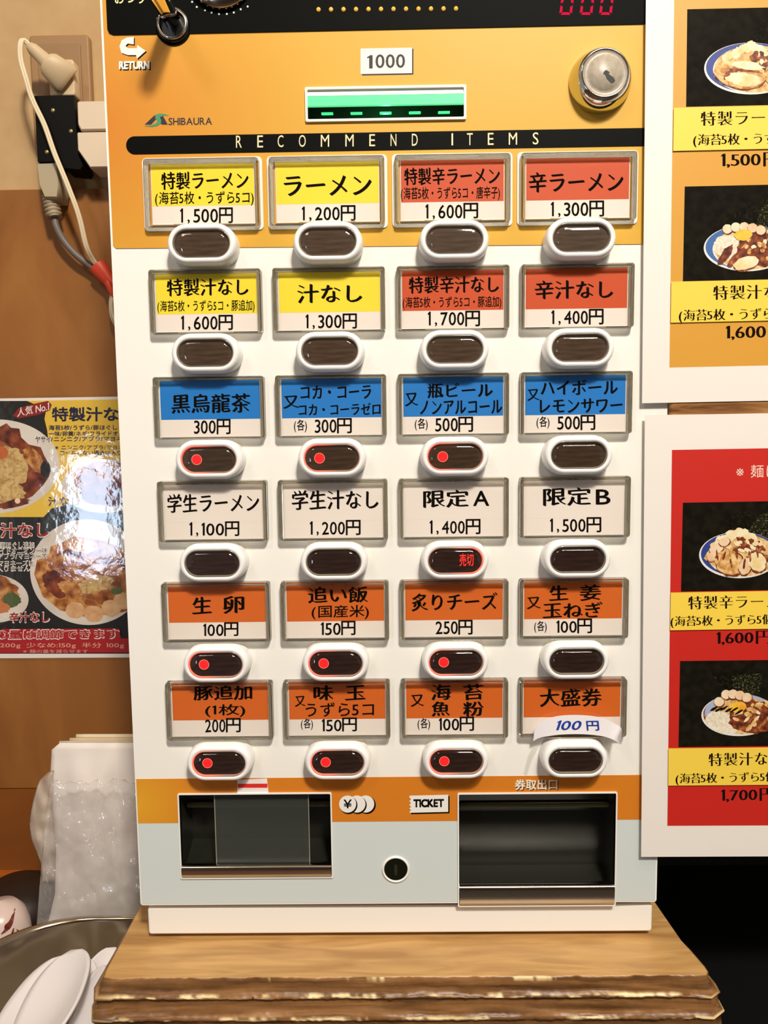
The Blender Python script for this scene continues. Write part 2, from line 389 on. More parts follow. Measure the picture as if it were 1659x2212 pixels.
for k, (o_base, dz) in enumerate(prof):
    for i, p in enumerate(plan):
        o = o_base
        w = mnoise.noise(Vector((p[0]*25, k*3.1, 1.0))); w2 = mnoise.noise(Vector((p[0]*90, k*.7, 5.0))) + .7*mnoise.noise(Vector((p[0]*260, k*1.3, 8.0)))
        damp = 0 if k == 0 else 1
        low = max(0., min(1., (-dz - .005)/.011)); o = o + .0075*low*abs(norms[i].x) if p[1] < .1 else o
        oo = o + (w*.0011 + w2*.0009) * damp * (1 if p[1] < .0 else .3); zz = dz + (w*.0013 if 4 < k < len(prof)-1 else 0) * damp
        verts.append((p[0] + norms[i].x*oo, p[1] + norms[i].y*oo, ZB + zz))
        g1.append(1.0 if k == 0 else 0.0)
        ridge = k in (5, 6, 13, 14)
        cc = mnoise.noise(Vector((p[0]*16, k//4*5.3, 9.0))) + .8*mnoise.noise(Vector((p[0]*75, k*1.7, 2.0))) + .4*mnoise.noise(Vector((p[0]*240, k*2.3, 4.0)))
        g2.append(max(0.0, min(1.0, cc*3.2 + .05)) if ridge else (max(0.0, min(1., cc*4-1.9)) if k in (1,) else 0.0))
for k in range(len(prof)-1):
    for i in range(n - 1): faces.append((k*n+i, (k+1)*n+i, (k+1)*n+i+1, k*n+i+1))
    faces.append((k*n+n-1, (k+1)*n+n-1, (k+1)*n, k*n))
base = len(verts)
for i in range(n): verts.append(verts[i]); g1.append(1.0); g2.append(0.0)
faces.append(tuple(range(base, base + n))); faces.append(tuple(reversed(range((len(prof)-1)*n, len(prof)*n))))
me = bpy.data.meshes.new('wooden_block'); me.from_pydata(verts, [], faces); me.materials.append(BLOCK)
for i, p in enumerate(me.polygons): p.use_smooth = len(p.vertices) == 4
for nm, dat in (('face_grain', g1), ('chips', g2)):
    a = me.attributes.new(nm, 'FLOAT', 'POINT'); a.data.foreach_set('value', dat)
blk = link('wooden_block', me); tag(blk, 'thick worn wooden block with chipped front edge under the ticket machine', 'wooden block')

# ================================================================ ticket machine
XL, XR = -0.1993, 0.1990
ZT, ZF0 = 0.42, at(860, 1955, 0).z            # top (out of frame), foot of the front
ZF0 = -0.3440
ZP0 = ZB + .004
mach = thing('ticket_machine', 'white and yellow meal ticket machine with rows of menu labels and oval buttons', 'ticket machine', (0, 0.13, ZB))
def R4(u0, v0, u1, v1, Y=0.0):
    a = at(u0, (v0), Y); b_ = at(u1, v1, Y); return a.x, b_.x, b_.z, a.z
slot = R4(663, 195, 1003, 256)
chg = R4(386, 1715, 718, 1893)
tic = R4(990, 1714, 1327, 1953)
def loop(r, rad=.0008): return list(reversed(rr(*r, rad, 2)))
mb = MB(); mb.plate([rr(XL, XR, ZF0, ZT, .002, 3), loop(slot), loop(chg), loop(tic)], 0.0, 0.004)
mb.build('front_panel', WHITE, mach)
mb = MB(); mb.box(XL + .001, XR - .001, .0405, 0.265, ZF0 + .003, ZT); mb.build('cabinet', WHITE, mach)
mb = MB()
for x0, x1, z0, z1 in ((XL, XL + .003, ZF0, ZT), (XR - .003, XR, ZF0, ZT), (XL + .003, XR - .003, ZF0, ZF0 + .003)): mb.box(x0, x1, .0041, .0404, z0, z1)
mb.build('door_return', WHITE, mach)
mb = MB(); mb.bbox(-0.1955, 0.1975, .004, 0.255, ZP0, ZF0 - .0045, .0012); mb.box(-0.192, .194, .012, .2, ZF0 - .0050, ZF0 + .004)
mb.build('plinth', WHITE, mach)
for x, y in ((-0.175, .03), (.177, .03), (-0.175, .23), (.177, .23)):
    mb = MB(); mb.lathe([(.008, 0), (.009, .001), (.009, .0041)], (x, y, ZB), (0, 0, 1), 16, 0, True, True, False); mb.build('rubber_foot', M('151412', .8), mach)
# printed overlays
e1 = .0005
yo = px([(229, -40), (229, 0), (243, 529), (249, 536), (620, 533.5), (1000, 530.5), (1388, 528), (1396, 0), (1396, -40)])
yo = [(XL + .0016, .33), (XL + .0016, at(243, 530, 0).z), (XL + .0036, at(243, 537, 0).z), (XR - .004, at(1388, 528, 0).z), (XR - .002, at(1388, 521, 0).z), (XR - .002, .33)]
mb = MB(); mb.plate([yo, loop(slot)], -e1, -.00002)
mb.build('yellow_overlay', YELLOW, mach)
zt, zl = at(860, 1678, 0).z, at(860, 1774, 0).z
mb = MB(); mb.plate([[p for p in [(XL + .001, zl), (XR - .0012, zl), (XR - .0012, zt), (XL + .004, zt), (XL + .002, zt - .0008), (XL + .001, zt - .003)]],
                    ], -.0003, -.00002)
# the band is cut round the two chutes
mb = MB()
xs = [XL + .001, chg[0], chg[1], tic[0], tic[1], XR - .0012]
topc = max(chg[3], tic[3])
def q(x0, x1, z0, z1): mb.box(x0, x1, -.0003, -.00002, z0, z1)
q(xs[0], xs[1], zl, zt); q(xs[1], xs[2], chg[3], zt); q(xs[2], xs[3], zl, zt); q(xs[3], xs[4], tic[3], zt); q(xs[4], xs[5], zl, zt)
mb.build('orange_band', BAND, mach)
mb = MB(); q2 = lambda x0, x1, z0, z1: mb.box(x0, x1, -.00025, -.00002, z0, z1)
zg = ZF0 + .0012
q2(xs[0], xs[1], zg, zl - .0001); q2(xs[1], xs[2], zg, chg[2]); q2(xs[2], xs[3], zg, zl - .0001); q2(xs[3], xs[4], zg, tic[2]); q2(xs[4], xs[5], zg, zl - .0001)
mb.build('grey_overlay', GREYW, mach)
# black display window at the top, with the round cup of the return lever let in
zk = at(860, 66, 0).z; xk0, xk1 = at(232, 40, 0).x, XR - .003
cupc = at(375, 60, 0); cr = .0124
pts = [(xk1, .33), (xk0, .33), (xk0, zk + .004), (xk0 + .0012, zk + .0012), (xk0 + .004, zk)]
a0 = math.acos(max(-1, min(1, (zk - cupc.z) / -cr))) if abs(zk - cupc.z) < cr else 1.2
arc = [(cupc.x + cr*math.sin(t), cupc.z - cr*math.cos(t)) for t in [-a0 + 2*a0*i/20 for i in range(21)]]
pts += arc + [(xk1, zk + .001)]
mb = MB(); mb.plate([pts], -.0012, -.00055); mb.build('display_window', BLACK, mach)
# return lever
mb = MB(); mb.lathe([(.0118, -.0014), (.0112, -.0034), (.0098, -.0038), (.0088, -.0026), (.0084, -.0013)], (cupc.x, 0, cupc.z + .001), (0, 1, 0), 36)
mb.lathe([(.0086, -.00135), (.0001, -.0013)], (cupc.x, 0, cupc.z + .001), (0, 1, 0), 36)
lev = mb.build('return_lever', M('0A0A09', .25), mach)
mb = MB()
mb.lathe([(.0105, -.0036), (.0103, -.0044), (.0092, -.0046), (.0088, -.0038)], (cupc.x, 0, cupc.z + .001), (0, 1, 0), 36)
mb.build('chrome_ring', CHROME, lev)
mb = MB(); c_ = (cupc.x - .0006, -.001, cupc.z + .0045)
mb.lathe([(.0056, 0), (.0058, -.012), (.0062, -.03), (.0064, -.046), (.0058, -.05), (.0035, -.0525), (.0005, -.053)], c_, (0.0, 1, .04), 28, 0, True, True)
mb.build('lever_rod', GLASS, lev)
mb = MB(); mb.lathe([(.0030, -.002), (.0030, -.024), (.0022, -.026), (.0002, -.0265)], c_, (0, 1, .04), 20, 0, True, True); mb.build('orange_reflection', M('C97A22', .35), lev)  # added core that paints the orange reflection inside the clear rod
# coin knob above the frame edge, amber lamps, digits
mb = MB(); c_ = at(478, -53, 0)
mb.lathe([(.0235, -.001), (.0235, -.004), (.0222, -.0055), (.017, -.0072), (.009, -.008), (.0002, -.0082)], (c_.x, 0, c_.z), (0, 1, 0), 40); mb.build('coin_slot_plate', M('C8B8A8', .18, 1.0), mach)
mb = MB(); dm = M('C8D8CC', .5)
def dot(mb, u, v, r, Y, n=12):
    p = at(u, v, Y); mb.add([(p.x + r*math.cos(k*2*PI/n), Y, p.z + r*math.sin(k*2*PI/n)) for k in range(n)], [tuple(range(n))])
for u, v in ((415,4),(425,15),(443,22),(457,27),(473,30),(490,30),(505,27),(520,20),(535,14),(340,40),(340,57),(381,20),(394,28),(404,40),(407,57)):
    if (u - 375)**2 + (v - 60)**2 > 36**2 or True: dot(mb, u, v, .0007, -.00125, 8)
mb.build('painted_specks', dm, mach)  # pale dots paint the specks refracted in the bezel, and the lever's studs
AMB = M('C89A3C', .4, emit='E8A83C', es=.55, name='amber_lamp')
for k in range(12):
    mb = MB(); p = at(688 + 27*k, 20.5 - .18*k, -.0012); mb.lathe([(.0015, -.00005), (.0013, -.0006), (.0007, -.0009), (.0001, -.001)], (p.x, -.0012, p.z), (0, 1, 0), 14, 0, True)
    mb.build('amber_lamp', AMB, mach)
RED7 = M('1A0006', .7, spec=0.0, emit='F01C44', es=.95, name='red_digit')
def seg7(x0, x1, y0, y1, s):
    mb = MB(); t = 5.5; mid = (y0 + y1)/2
    def sl(p): return at(p[0] + (y1 - p[1])*.13, p[1], -.00125)
    polys = [[(x0+3, y1), (x1-3, y1), (x1-t-1, y1-t), (x0+t+1, y1-t)], [(x0+3, y0), (x1-3, y0), (x1-t-1, y0+t), (x0+t+1, y0+t)]]
    for a, b_ in ((y0+3, mid-2), (mid+2, y1-3)):
        polys += [[(x0, a), (x0+t, a+3), (x0+t, b_-3), (x0, b_)], [(x1, a), (x1-t, a+3), (x1-t, b_-3), (x1, b_)]]
    for p in polys: mb.add([sl(k) for k in p], [(0, 1, 2, 3)])
    mb.build('red_digit', RED7, mach)
for x0 in (1208, 1252, 1294): seg7(x0, x0+27, -13, 32, 0)
mb = MB(); text(mb, 'おつり', (248, -20, 312, 8), -.0013, 'bold'); mb.build('lettering', M('E8DCA0', .5), mach)
# return arrow and word, each with its printed black shadow
def curved_arrow(mb, dx, dy, Y, mat):
    out = [(289,80),(289,96),(276,94),(271,99),(276,104),(296,104),(296,97),(315,110),(296,127),(294,119),(276,119),(262,114),(258,100),(263,87),(274,81)]
    mb.plate([px([(u+dx, v+dy) for u, v in out], Y)], Y, None, mat)
mb = MB(); curved_arrow(mb, 2.2, 2.4, -.0006, 1); curved_arrow(mb, 0, 0, -.00065, 0)
text(mb, 'RETURN', (259, 134, 325.5, 152), -.0006, 'heavy', 1); text(mb, 'RETURN', (257, 132, 323, 149.5), -.0007, 'heavy', 0)
mb.build('return_marking', [M('F0EAE0', .5), INK], mach)
# white 1000 plate
mb = MB(); mb.plate([px([(782, 108), (893, 106), (893, 162), (782, 164)])], -.00055, None, 1); mb.plate([px([(779, 106), (890, 104), (890, 159), (779, 161)])], -.0007, None, 0)
text(mb, '000', (811, 117, 875, 147), -.00075, 'bold', 1); text(mb, '1', (793, 119, 805, 148), -.00075, 'bold', 1)
mb.build('thousand_yen_marking', [M('F2E8DA', .5), M('241A10', .6)], mach)
# maker's logo and long black bar
mb = MB()
mb.plate([px([(313, 270), (334, 250), (346, 250), (338, 258), (327, 270)])], -.0006, None, 0)
mb.plate([px([(346, 250), (352, 250), (363, 270), (350, 270), (341, 258)])], -.0006, None, 0)
mb.plate([px([(336, 249), (344, 246), (357, 247), (366, 251), (356, 250), (346, 254), (349, 261), (348, 268), (340, 273), (328, 275), (312, 273), (328, 271), (338, 267), (341, 261), (336, 257)])], -.00065, None, 1)
text(mb, 'SHIBAURA', (364, 254, 458, 270), -.0006, 'bold', 0)
mb.build('maker_logo', [M('1A1620', .5), M('3A8A60', .5)], mach)
zb_, zt_ = at(860, 325, 0).z, at(860, 286, 0).z
xl_ = at(273, 310, 0).x; rad = (zt_ - zb_)/2
mb = MB(); mb.plate([[(XR - .0022, zb_), (XR - .0022, zt_)] + [(xl_ + rad - rad*math.sin(t), zb_ + rad + rad*math.cos(t)) for t in [PI*k/16 for k in range(17)]]], -.0008, -.0005)
mb.build('black_bar', M('060705', .5, spec=.06), mach)
US = (516, 562, 606, 653, 702, 755, 804, 850, 896, 977, 1015, 1060, 1108, 1157)
for word, us in (('RECOMMEND', US[:9]), ('ITEMS', US[9:])):
    mb = MB()
    for ch, u in zip(word, us):
        wch = {'M': 18, 'I': 3.5, 'O': 15}.get(ch, 12.5)
        yy = 307 - .011*(u - 516); text(mb, ch, (u - wch/2, yy - 14, u + wch/2, yy + 12), -.00085, 'reg')
    mb.build('lettering', M('E8D8A8', .5), mach)
# bank note slot
x0, x1, z0, z1 = slot
mb = MB(); fw = .0012
mb.plate([rr(x0 - fw, x1 + fw, z0 - fw, z1 + fw, .001, 3), loop((x0 + .0004, x1 - .0004, z0 + .0004, z1 - .0004))], -.0022, -.0004)
bn = mb.build('note_slot', WHITE, mach)
mb = MB()
D = .026; mb.add([(x0,0,z0),(x1,0,z0),(x1,0,z1),(x0,0,z1),(x0,D,z0),(x1,D,z0),(x1,D,z1),(x0,D,z1)], [(4,5,6,7)[::-1],(0,4,5,1),(1,5,6,2),(0,3,7,4)])
mb.build('slot_throat', M('1A241A', .25), bn)
hz = z1 - z0
mb = MB(); mb.add([(x0+.0004,-.0002,z1-.0004),(x1-.0004,-.0002,z1-.0004),(x1-.0004,-.0016,z1-hz*.22),(x0+.0004,-.0016,z1-hz*.22)], [(0,1,2,3)[::-1]]); mb.build('slot_hood', M('F4F4EA', .3), bn)
mb = MB(); mb.box(x0+.0004, x1-.0004, -.0014, .001, z1-hz*.54, z1-hz*.221); mb.build('green_lit_plate', M('40A070', .3, emit='66F49A', es=.80, name='green_lit_plastic'), bn)  # clear plate; the light of the green lamps is set as its emission
for k in range(5):
    u = 707 + k*63; p = at(u, 246 - k*.7, .012); mb = MB(); mb.bbox(p.x - .0042, p.x + .0042, .0105, .013, p.z - .0005, p.z + .0005, .0002); mb.build('green_lamp', M('20A050', .3, emit='40F080', es=1.6, name='green_lamp'), bn)
gl_ = bpy.data.lights.new('slot_glow', 'POINT'); gl_.energy = .012; gl_.color = (.15, 1, .4); gl_.shadow_soft_size = .003; gl_.specular_factor = 0.0
go_ = bpy.data.objects.new('slot_glow', gl_); COL.objects.link(go_); go_.location = ((x0 + x1)/2, .016, z0 + hz*.3)
# chrome lock
c_ = at(1295, 178, 0)
mb = MB(); mb.lathe([(.0217, -.0004), (.0216, -.0018), (.0212, -.0038), (.0205, -.0062), (.0196, -.0086), (.0185, -.0108), (.0174, -.0126), (.0164, -.0139), (.0158, -.0145), (.0152, -.0143)], (c_.x, 0, c_.z), (0, 1, 0), 56)
lk = mb.build('chrome_lock', CHROME, mach)
mb = MB(); mb.lathe([(.0153, -.0143), (.0150, -.0138), (.0112, -.0139), (.0110, -.0142), (.0002, -.0143)], (c_.x, 0, c_.z), (0, 1, 0), 48); mb.build('lock_face', noise_mat('brushed_lock', [(0.3, 'A09482'), (0.7, 'B4A896')], 300, (1, 1, 1), .38), lk)
mb = MB(); kp = [(1311,153),(1318,158),(1316,162),(1327,170),(1330,176),(1327,180),(1321,181),(1312,172),(1308,163),(1304,161),(1306,156)]
mb.plate([px([(u - 1, v - 2) for u, v in kp], -.0144)], -.01445, None); mb.build('keyhole', M('050504', .6), lk)

# ---- menu labels and buttons on the grid
P, V = 0.088, 0.07509
def gx(c): return (c - 1.5) * P
def gz(r): return -(r - 2.5) * V
YEL, RED, BLU, ORA = (M(c, .55) for c in ('F7DC2A', 'CC4A10', '0A78C8', 'D8661A'))
ROWC = [[YEL, YEL, RED, RED], [YEL, YEL, RED, RED], [BLU]*4, [PAPER]*4, [ORA]*4, [ORA]*4]
T = {}
T[0,0] = [('特製ラーメン', (348,370,537,410), 'brush'), ('(海苔5枚・うずら5コ)', (335,413,548,445), 'pen'), ('1,500', (389,450,473,482), 'pen'), ('円', (473,448,503,482), 'bold')]
T[0,1] = [('ラーメン', (613,379,803,423), 'brush'), ('1,200', (652,446,736,477), 'pen'), ('円', (736,443,768,477), 'bold')]
T[0,2] = [('特製辛ラーメン', (873,361,1080,400), 'brush'), ('(海苔5枚・うずら5コ・唐辛子)', (866,403,1080,434), 'pen'), ('1,600', (919,441,1001,473), 'pen'), ('円', (1001,438,1033,472), 'bold')]
T[0,3] = [('辛ラーメン', (1142,371,1347,415), 'brush'), ('1,300', (1190,436,1273,468), 'pen'), ('円', (1273,433,1305,468), 'bold')]
T[1,0] = [('特製汁なし', (360,601,537,640), 'brush'), ('(海苔5枚・うずら5コ・豚追加)', (340,648,550,676), 'pen'), ('1,600', (391,682,472,713), 'pen'), ('円', (472,680,503,713), 'bold')]
T[1,1] = [('汁なし', (642,613,783,655), 'brush'), ('1,300', (660,679,740,710), 'pen'), ('円', (740,677,771,710), 'bold')]
T[1,2] = [('特製辛汁なし', (883,596,1078,634), 'brush'), ('(海苔5枚・うずら5コ・豚追加)', (870,640,1083,668), 'pen'), ('1,700', (924,673,1005,704), 'pen'), ('円', (1005,671,1037,705), 'bold')]
T[1,3] = [('辛汁なし', (1155,605,1325,646), 'brush'), ('1,400', (1191,670,1272,701), 'pen'), ('円', (1272,667,1304,701), 'bold')]
T[2,0] = [('黒烏龍茶', (370,850,541,893), 'brush'), ('300', (419,908,466,937), 'pen'), ('円', (468,905,498,938), 'bold')]
T[2,1] = [('又', (612,854,646,883), 'brush'), ('コカ・コーラ', (649,832,802,862), 'brush'), ('コカ・コーラゼロ', (645,870,822,897), 'brush'), ('(各)', (635,906,663,934), 'pen'), ('300', (680,906,727,935), 'pen'), ('円', (728,903,760,936), 'bold')]
T[2,2] = [('又', (875,848,903,878), 'brush'), ('瓶ビール', (923,827,1065,860), 'brush'), ('ノンアルコール', (907,864,1085,895), 'brush'), ('(各)', (896,903,924,930), 'pen'), ('500', (940,903,989,932), 'pen'), ('円', (990,900,1022,933), 'bold')]
T[2,3] = [('又', (1139,840,1165,866), 'brush'), ('ハイボール', (1168,820,1335,853), 'brush'), ('レモンサワー', (1166,860,1345,892), 'brush'), ('(各)', (1159,899,1187,926), 'pen'), ('500', (1204,899,1253,928), 'pen'), ('円', (1254,896,1286,929), 'bold')]
T[3,0] = [('学生ラーメン', (361,1066,560,1107), 'brush'), ('1,100', (409,1128,486,1158), 'pen'), ('円', (486,1126,517,1158), 'bold')]
T[3,1] = [('学生汁なし', (630,1058,818,1101), 'brush'), ('1,200', (669,1126,747,1156), 'pen'), ('円', (747,1123,779,1156), 'bold')]
T[3,2] = [('限定', (914,1058,1013,1097), 'brush'), ('A', (1022,1060,1057,1093), 'bold'), ('1,400', (928,1124,1006,1154), 'pen'), ('円', (1006,1121,1038,1154), 'bold')]
T[3,3] = [('限定', (1173,1053,1277,1093), 'brush'), ('B', (1287,1057,1319,1090), 'bold'), ('1,500', (1188,1120,1267,1150), 'pen'), ('円', (1267,1117,1299,1150), 'bold')]
T[4,0] = [('生', (415,1289,458,1327), 'brush'), ('卵', (482,1287,528,1326), 'brush'), ('100', (439,1347,483,1374), 'pen'), ('円', (484,1344,515,1374), 'bold')]
T[4,1] = [('追い飯', (665,1267,795,1303), 'brush'), ('(国産米)', (673,1307,797,1338), 'pen'), ('150', (693,1344,736,1372), 'pen'), ('円', (737,1341,768,1372), 'bold')]
T[4,2] = [('炙りチーズ', (889,1280,1075,1320), 'brush'), ('250', (941,1342,989,1370), 'pen'), ('円', (990,1339,1021,1371), 'bold')]
T[4,3] = [('又', (1138,1289,1168,1316), 'brush'), ('生', (1186,1264,1228,1298), 'brush'), ('姜', (1252,1262,1299,1298), 'brush'), ('玉ねぎ', (1172,1300,1302,1335), 'brush'), ('(各)', (1154,1341,1181,1367), 'pen'), ('100', (1202,1340,1246,1367), 'pen'), ('円', (1247,1336,1279,1368), 'bold')]
T[5,0] = [('豚追加', (418,1480,545,1513), 'brush'), ('(1枚)', (443,1521,530,1549), 'pen'), ('200', (443,1554,487,1582), 'pen'), ('円', (488,1551,520,1582), 'bold')]
T[5,1] = [('又', (637,1503,660,1527), 'brush'), ('味', (677,1480,720,1513), 'brush'), ('玉', (745,1480,790,1513), 'brush'), ('うずら5コ', (660,1517,808,1548), 'pen'), ('(各)', (650,1552,676,1577), 'pen'), ('150', (695,1553,738,1580), 'pen'), ('円', (739,1550,771,1580), 'bold')]
T[5,2] = [('又', (887,1500,916,1527), 'brush'), ('海', (931,1478,975,1513), 'brush'), ('苔', (1000,1477,1045,1513), 'brush'), ('魚', (932,1515,972,1548), 'brush'), ('粉', (1000,1515,1045,1548), 'brush'), ('(各)', (902,1551,929,1577), 'pen'), ('100', (948,1551,992,1578), 'pen'), ('円', (993,1548,1024,1579), 'bold')]
T[5,3] = [('大盛券', (1166,1487,1300,1527), 'brush')]
hw, hh = .0401, .0222
def frame_mb(big):
    mb = MB(); g = .0005 if big else 0.0
    def lp(i, y, r): return [(p[0], y, p[1]) for p in rr(-hw-g+i, hw+g-i, -hh-.0006-2.6*g+min(i, .0007), hh+g-i, r, 4)]
    mb.loft([lp(0, -.0006 if big else -.0001, .002), lp(.0003, -.0058, .002), lp(.0010, -.0066, .0017), lp(.0017, -.0066, .0012), lp(.0028, -.0052, .0008), lp(.0030, -.0016, .0008), lp(.0028, -.0004, .0008), lp(.001, -.0003, .0012)], smooth=False)
    n_ = 20; mb.f += [[i, (i+1) % n_, 7*n_ + (i+1) % n_, 7*n_ + i] for i in range(n_)]; mb.m += [0]*n_; mb.s += [False]*n_
    return mb.mesh('label_frame', [GLASS])
FR = [frame_mb(False), frame_mb(True)]
mb = MB(); mb.box(-.0366, .0366, -.0052, -.0046, -.0208, .0186); PANE = mb.mesh('clear_cover', [CLEAR])
mb = MB(); mb.bbox(-.020, .020, -.0070, -.0064, -.0228, -.0222, .0002); CLIP = mb.mesh('cover_clip', [clear_mat('clip_plastic', (.8, .8, .74), .1, 1.2, .35, hazecol='D8D2C0')])
FLG = None
mb = MB(); mb.plate([rr(-hw-.0022, hw+.0022, -hh-.0034, hh+.0022, .003, 4), list(reversed(rr(-hw+.001, hw-.001, -hh-.0002, hh-.001, .001, 4)))], -.0014, -.0005); FLG = mb.mesh('white_flange', [WHITE])
CARDS = {}
for r in range(6):
    for c in range(4):
        o = link('menu_label', FR[1 if r == 0 else 0], mach); o.location = (gx(c), 0, gz(r))
        o.matrix_parent_inverse = Matrix.Translation(mach.location).inverted()
        cm = ROWC[r][c]
        if cm not in CARDS:
            mb = MB(); mb.plate([[(-.0366,-.0212),(.0368,-.0212),(.0368,.0206),(-.0366,.0206)]], -.0012, -.0004, 0); mb.add([(-.036,-.00125,-.0085),(.0362,-.00125,-.0085),(.0362,-.00125,.020),(-.036,-.00125,.020)], [(0,1,2,3)], 1)
            CARDS[cm] = mb.mesh('menu_card', [PAPER, cm])
        cd = link('menu_card', CARDS[cm], o)
        pn = link('clear_cover', PANE, o); cl = link('cover_clip', CLIP, o)
        if r == 0: link('white_flange', FLG, o)
        mb = MB()
        for s_, box, st in T[r, c]:
            if s_[:2] == '1,':                     # prices are set wide round the comma
                x0, y0, x1, y1 = box; w = x1 - x0
                text(mb, '1', (x0, y0, x0 + 6.5, y1 - 1), -.00135, st); text(mb, ',', (x0 + .19*w, y1 - 8, x0 + .25*w, y1 + 1), -.00135, st); text(mb, s_[2:], (x0 + .34*w, y0 + 1, x0 + .975*w, y1 - 1), -.00135, st)
            else: text(mb, s_, box, -.00135, st)
        mb.v = [(x - gx(c), y, z - gz(r)) for x, y, z in mb.v]
        mb.build('lettering', INK, o)
# buttons
def stad(w, h, y, n=14):                    # stadium loop
    y = y * 1.28
    r = h/2; out = []
    for s_, a in ((1, -PI/2), (-1, PI/2)):
        for k in range(n + 1):
            t = a + PI*k/n; out.append((s_*(w/2 - r) + r*math.cos(t), y, r*math.sin(t)))
    return out
mb = MB(); mb.loft([stad(.0492, .0285, -.0001), stad(.0490, .0283, -.0060), stad(.0482, .0275, -.0088), stad(.0462, .0255, -.0104), stad(.0438, .0231, -.0109), stad(.0412, .0205, -.0109), stad(.0404, .0197, -.0105)], smooth=True)
HOUS = mb.mesh('button', [PLASTIC])
def bez(mats):
    mb = MB(); mb.loft([stad(.0404, .0197, -.0105), stad(.0398, .0191, -.0108), stad(.0394, .0187, -.0107), stad(.0382, .0175, -.0092)], smooth=True); return mb.mesh('bezel', [mats])
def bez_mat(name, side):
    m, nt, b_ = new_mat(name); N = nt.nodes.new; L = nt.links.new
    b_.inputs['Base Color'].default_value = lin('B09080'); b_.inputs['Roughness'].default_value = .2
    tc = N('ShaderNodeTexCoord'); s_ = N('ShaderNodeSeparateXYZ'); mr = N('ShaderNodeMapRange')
    mr.inputs[1].default_value = .004*side; mr.inputs[2].default_value = -.018*side; mr.inputs[3].default_value = .03; mr.inputs[4].default_value = 1.15  # red glow of the lamp set into the clear rim, fading across
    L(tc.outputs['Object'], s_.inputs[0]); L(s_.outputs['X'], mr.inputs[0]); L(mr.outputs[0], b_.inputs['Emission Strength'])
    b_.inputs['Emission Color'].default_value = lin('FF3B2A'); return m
BZ = {0: bez(M('8A8070', .15, coat=.5)), 1: bez(bez_mat('red_lit_bezel_left', 1)), -1: bez(bez_mat('red_lit_bezel_right', -1))}
def insert(col):
    mb = MB(); mb.add(stad(.0389, .0182, -.0093), [tuple(range(30))]); return mb.mesh('dark_insert', [col])
INS = {k: insert(noise_mat('smoked_insert_%d' % k, [(0.3, a), (0.7, b_)], 60, (1, 1, 9), .35)) for k, (a, b_) in enumerate((('3A2C1E', '57463A'), ('33281E', '4A3A2C'), ('241618', '382820')))}
mb = MB(); mb.loft([stad(.0392, .0185, -.0106), stad(.0374, .0167, -.0116), stad(.0334, .0127, -.0123), stad(.028, .0073, -.0126)], cap1=True, smooth=True); LENS = mb.mesh('clear_lens', [clear_mat('clear_lens', (.96, .93, .9), .04, 1.3)])
mb = MB(); mb.add([(.0034*math.cos(k*2*PI/24), 0, .0034*math.sin(k*2*PI/24)) for k in range(24)], [tuple(range(24))], 0)
LITDOT = M('F01818', .4, emit='FF1E22', es=1.0, name='red_dot'); RIM = M('F07868', .4, emit='FF6E60', es=.8, name='red_dot_rim')
mb.plate([[(.0038*math.cos(k*2*PI/24), .0038*math.sin(k*2*PI/24)) for k in range(24)], [(.0034*math.cos(-k*2*PI/24), .0034*math.sin(-k*2*PI/24)) for k in range(24)]], 0.0, None, 1)
DOT = mb.mesh('red_dot', [LITDOT, RIM])
LIT = {(2,0):1, (2,1):1, (2,2):1, (4,0):1, (4,1):1, (4,2):1, (5,0):1, (5,1):1, (5,2):1, (3,2):-1}
for r in range(6):
    for c in range(4):
        o = link('button', HOUS, mach); o.location = (gx(c) + .0004, 0, gz(r) - .0374)
        st = LIT.get((r, c), 0)
        link('bezel', BZ[st], o); link('dark_insert', INS[0 if r < 2 else (1 if r < 3 else 2)], o); link('clear_lens', LENS, o)
        if st == 1: link('red_dot', DOT, o, (-.0088, -.0121, 0)); o['label'] = 'button lit with a red dot'
        if st == -1:
            mb = MB(); text(mb, '売切', (992.5, 1196, 1023, 1223), -.0122, 'bold'); mb.v = [(x - gx(c) - .0004, y, z - gz(r) + .0374) for x, y, z in mb.v]
            mb.build('lettering', M('E03028', .4, emit='FF3A34', es=.8), o); o['label'] = 'button lit with the red sold out sign'
# ---- lower part: chutes, icons, key lock
def chute(name, r, depth, lip_v):
    x0, x1, z0, z1 = r; zlip = lip_v
    mb = MB(); fw = .0007
    mb.plate([rr(x0 - fw, x1 + fw, z0 - fw, z1 + fw, .0012, 3), loop((x0 + .0003, x1 - .0003, z0 + .0003, z1 - .0003))], -.0014, -.0003)
    o = mb.build(name, WHITE, mach)
    mb = MB(); D = depth
    cs = [(0.0, z1), (D*.55, z1 - .004), (D, z1 - (z1-z0)*.35), (D, z0 + .012), (D*.6, z0 + .006), (.001, z0)]
    n = 0
    for (ya, za), (yb, zb2) in zip(cs, cs[1:]): mb.add([(x0, ya, za), (x1, ya, za), (x1, yb, zb2), (x0, yb, zb2)], [(0, 3, 2, 1)])
    for xx in (x0, x1): mb.add([(xx, y, z) for y, z in cs], [tuple(range(len(cs)))])
    mb.build('chute_lining', DARKBOX, o)
    mb = MB(); prof = [(.006, zlip - .001), (.003, zlip + .0002), (.0, zlip + .0004), (-.0018, zlip), (-.0028, zlip - .0012), (-.003, zlip - .003), (-.0026, z0 + .0035), (-.0020, z0 + .001), (-.0006, z0 + .0002), (.001, z0 + .0004)]
    mb.loft([[(x0 + .0006, y, z) for y, z in prof], [(x1 - .0006, y, z) for y, z in prof]], closed=False, smooth=True)
    mb.build('chrome_lip', M('C8C4BC', .16, 1.0), o)
    return o
ch1 = chute('change_tray', chg, .035, at(550, 1871, -.002).z)
ch2 = chute('ticket_tray', tic, .035, at(1150, 1914, -.002).z)
x0, x1, z0, z1 = chg
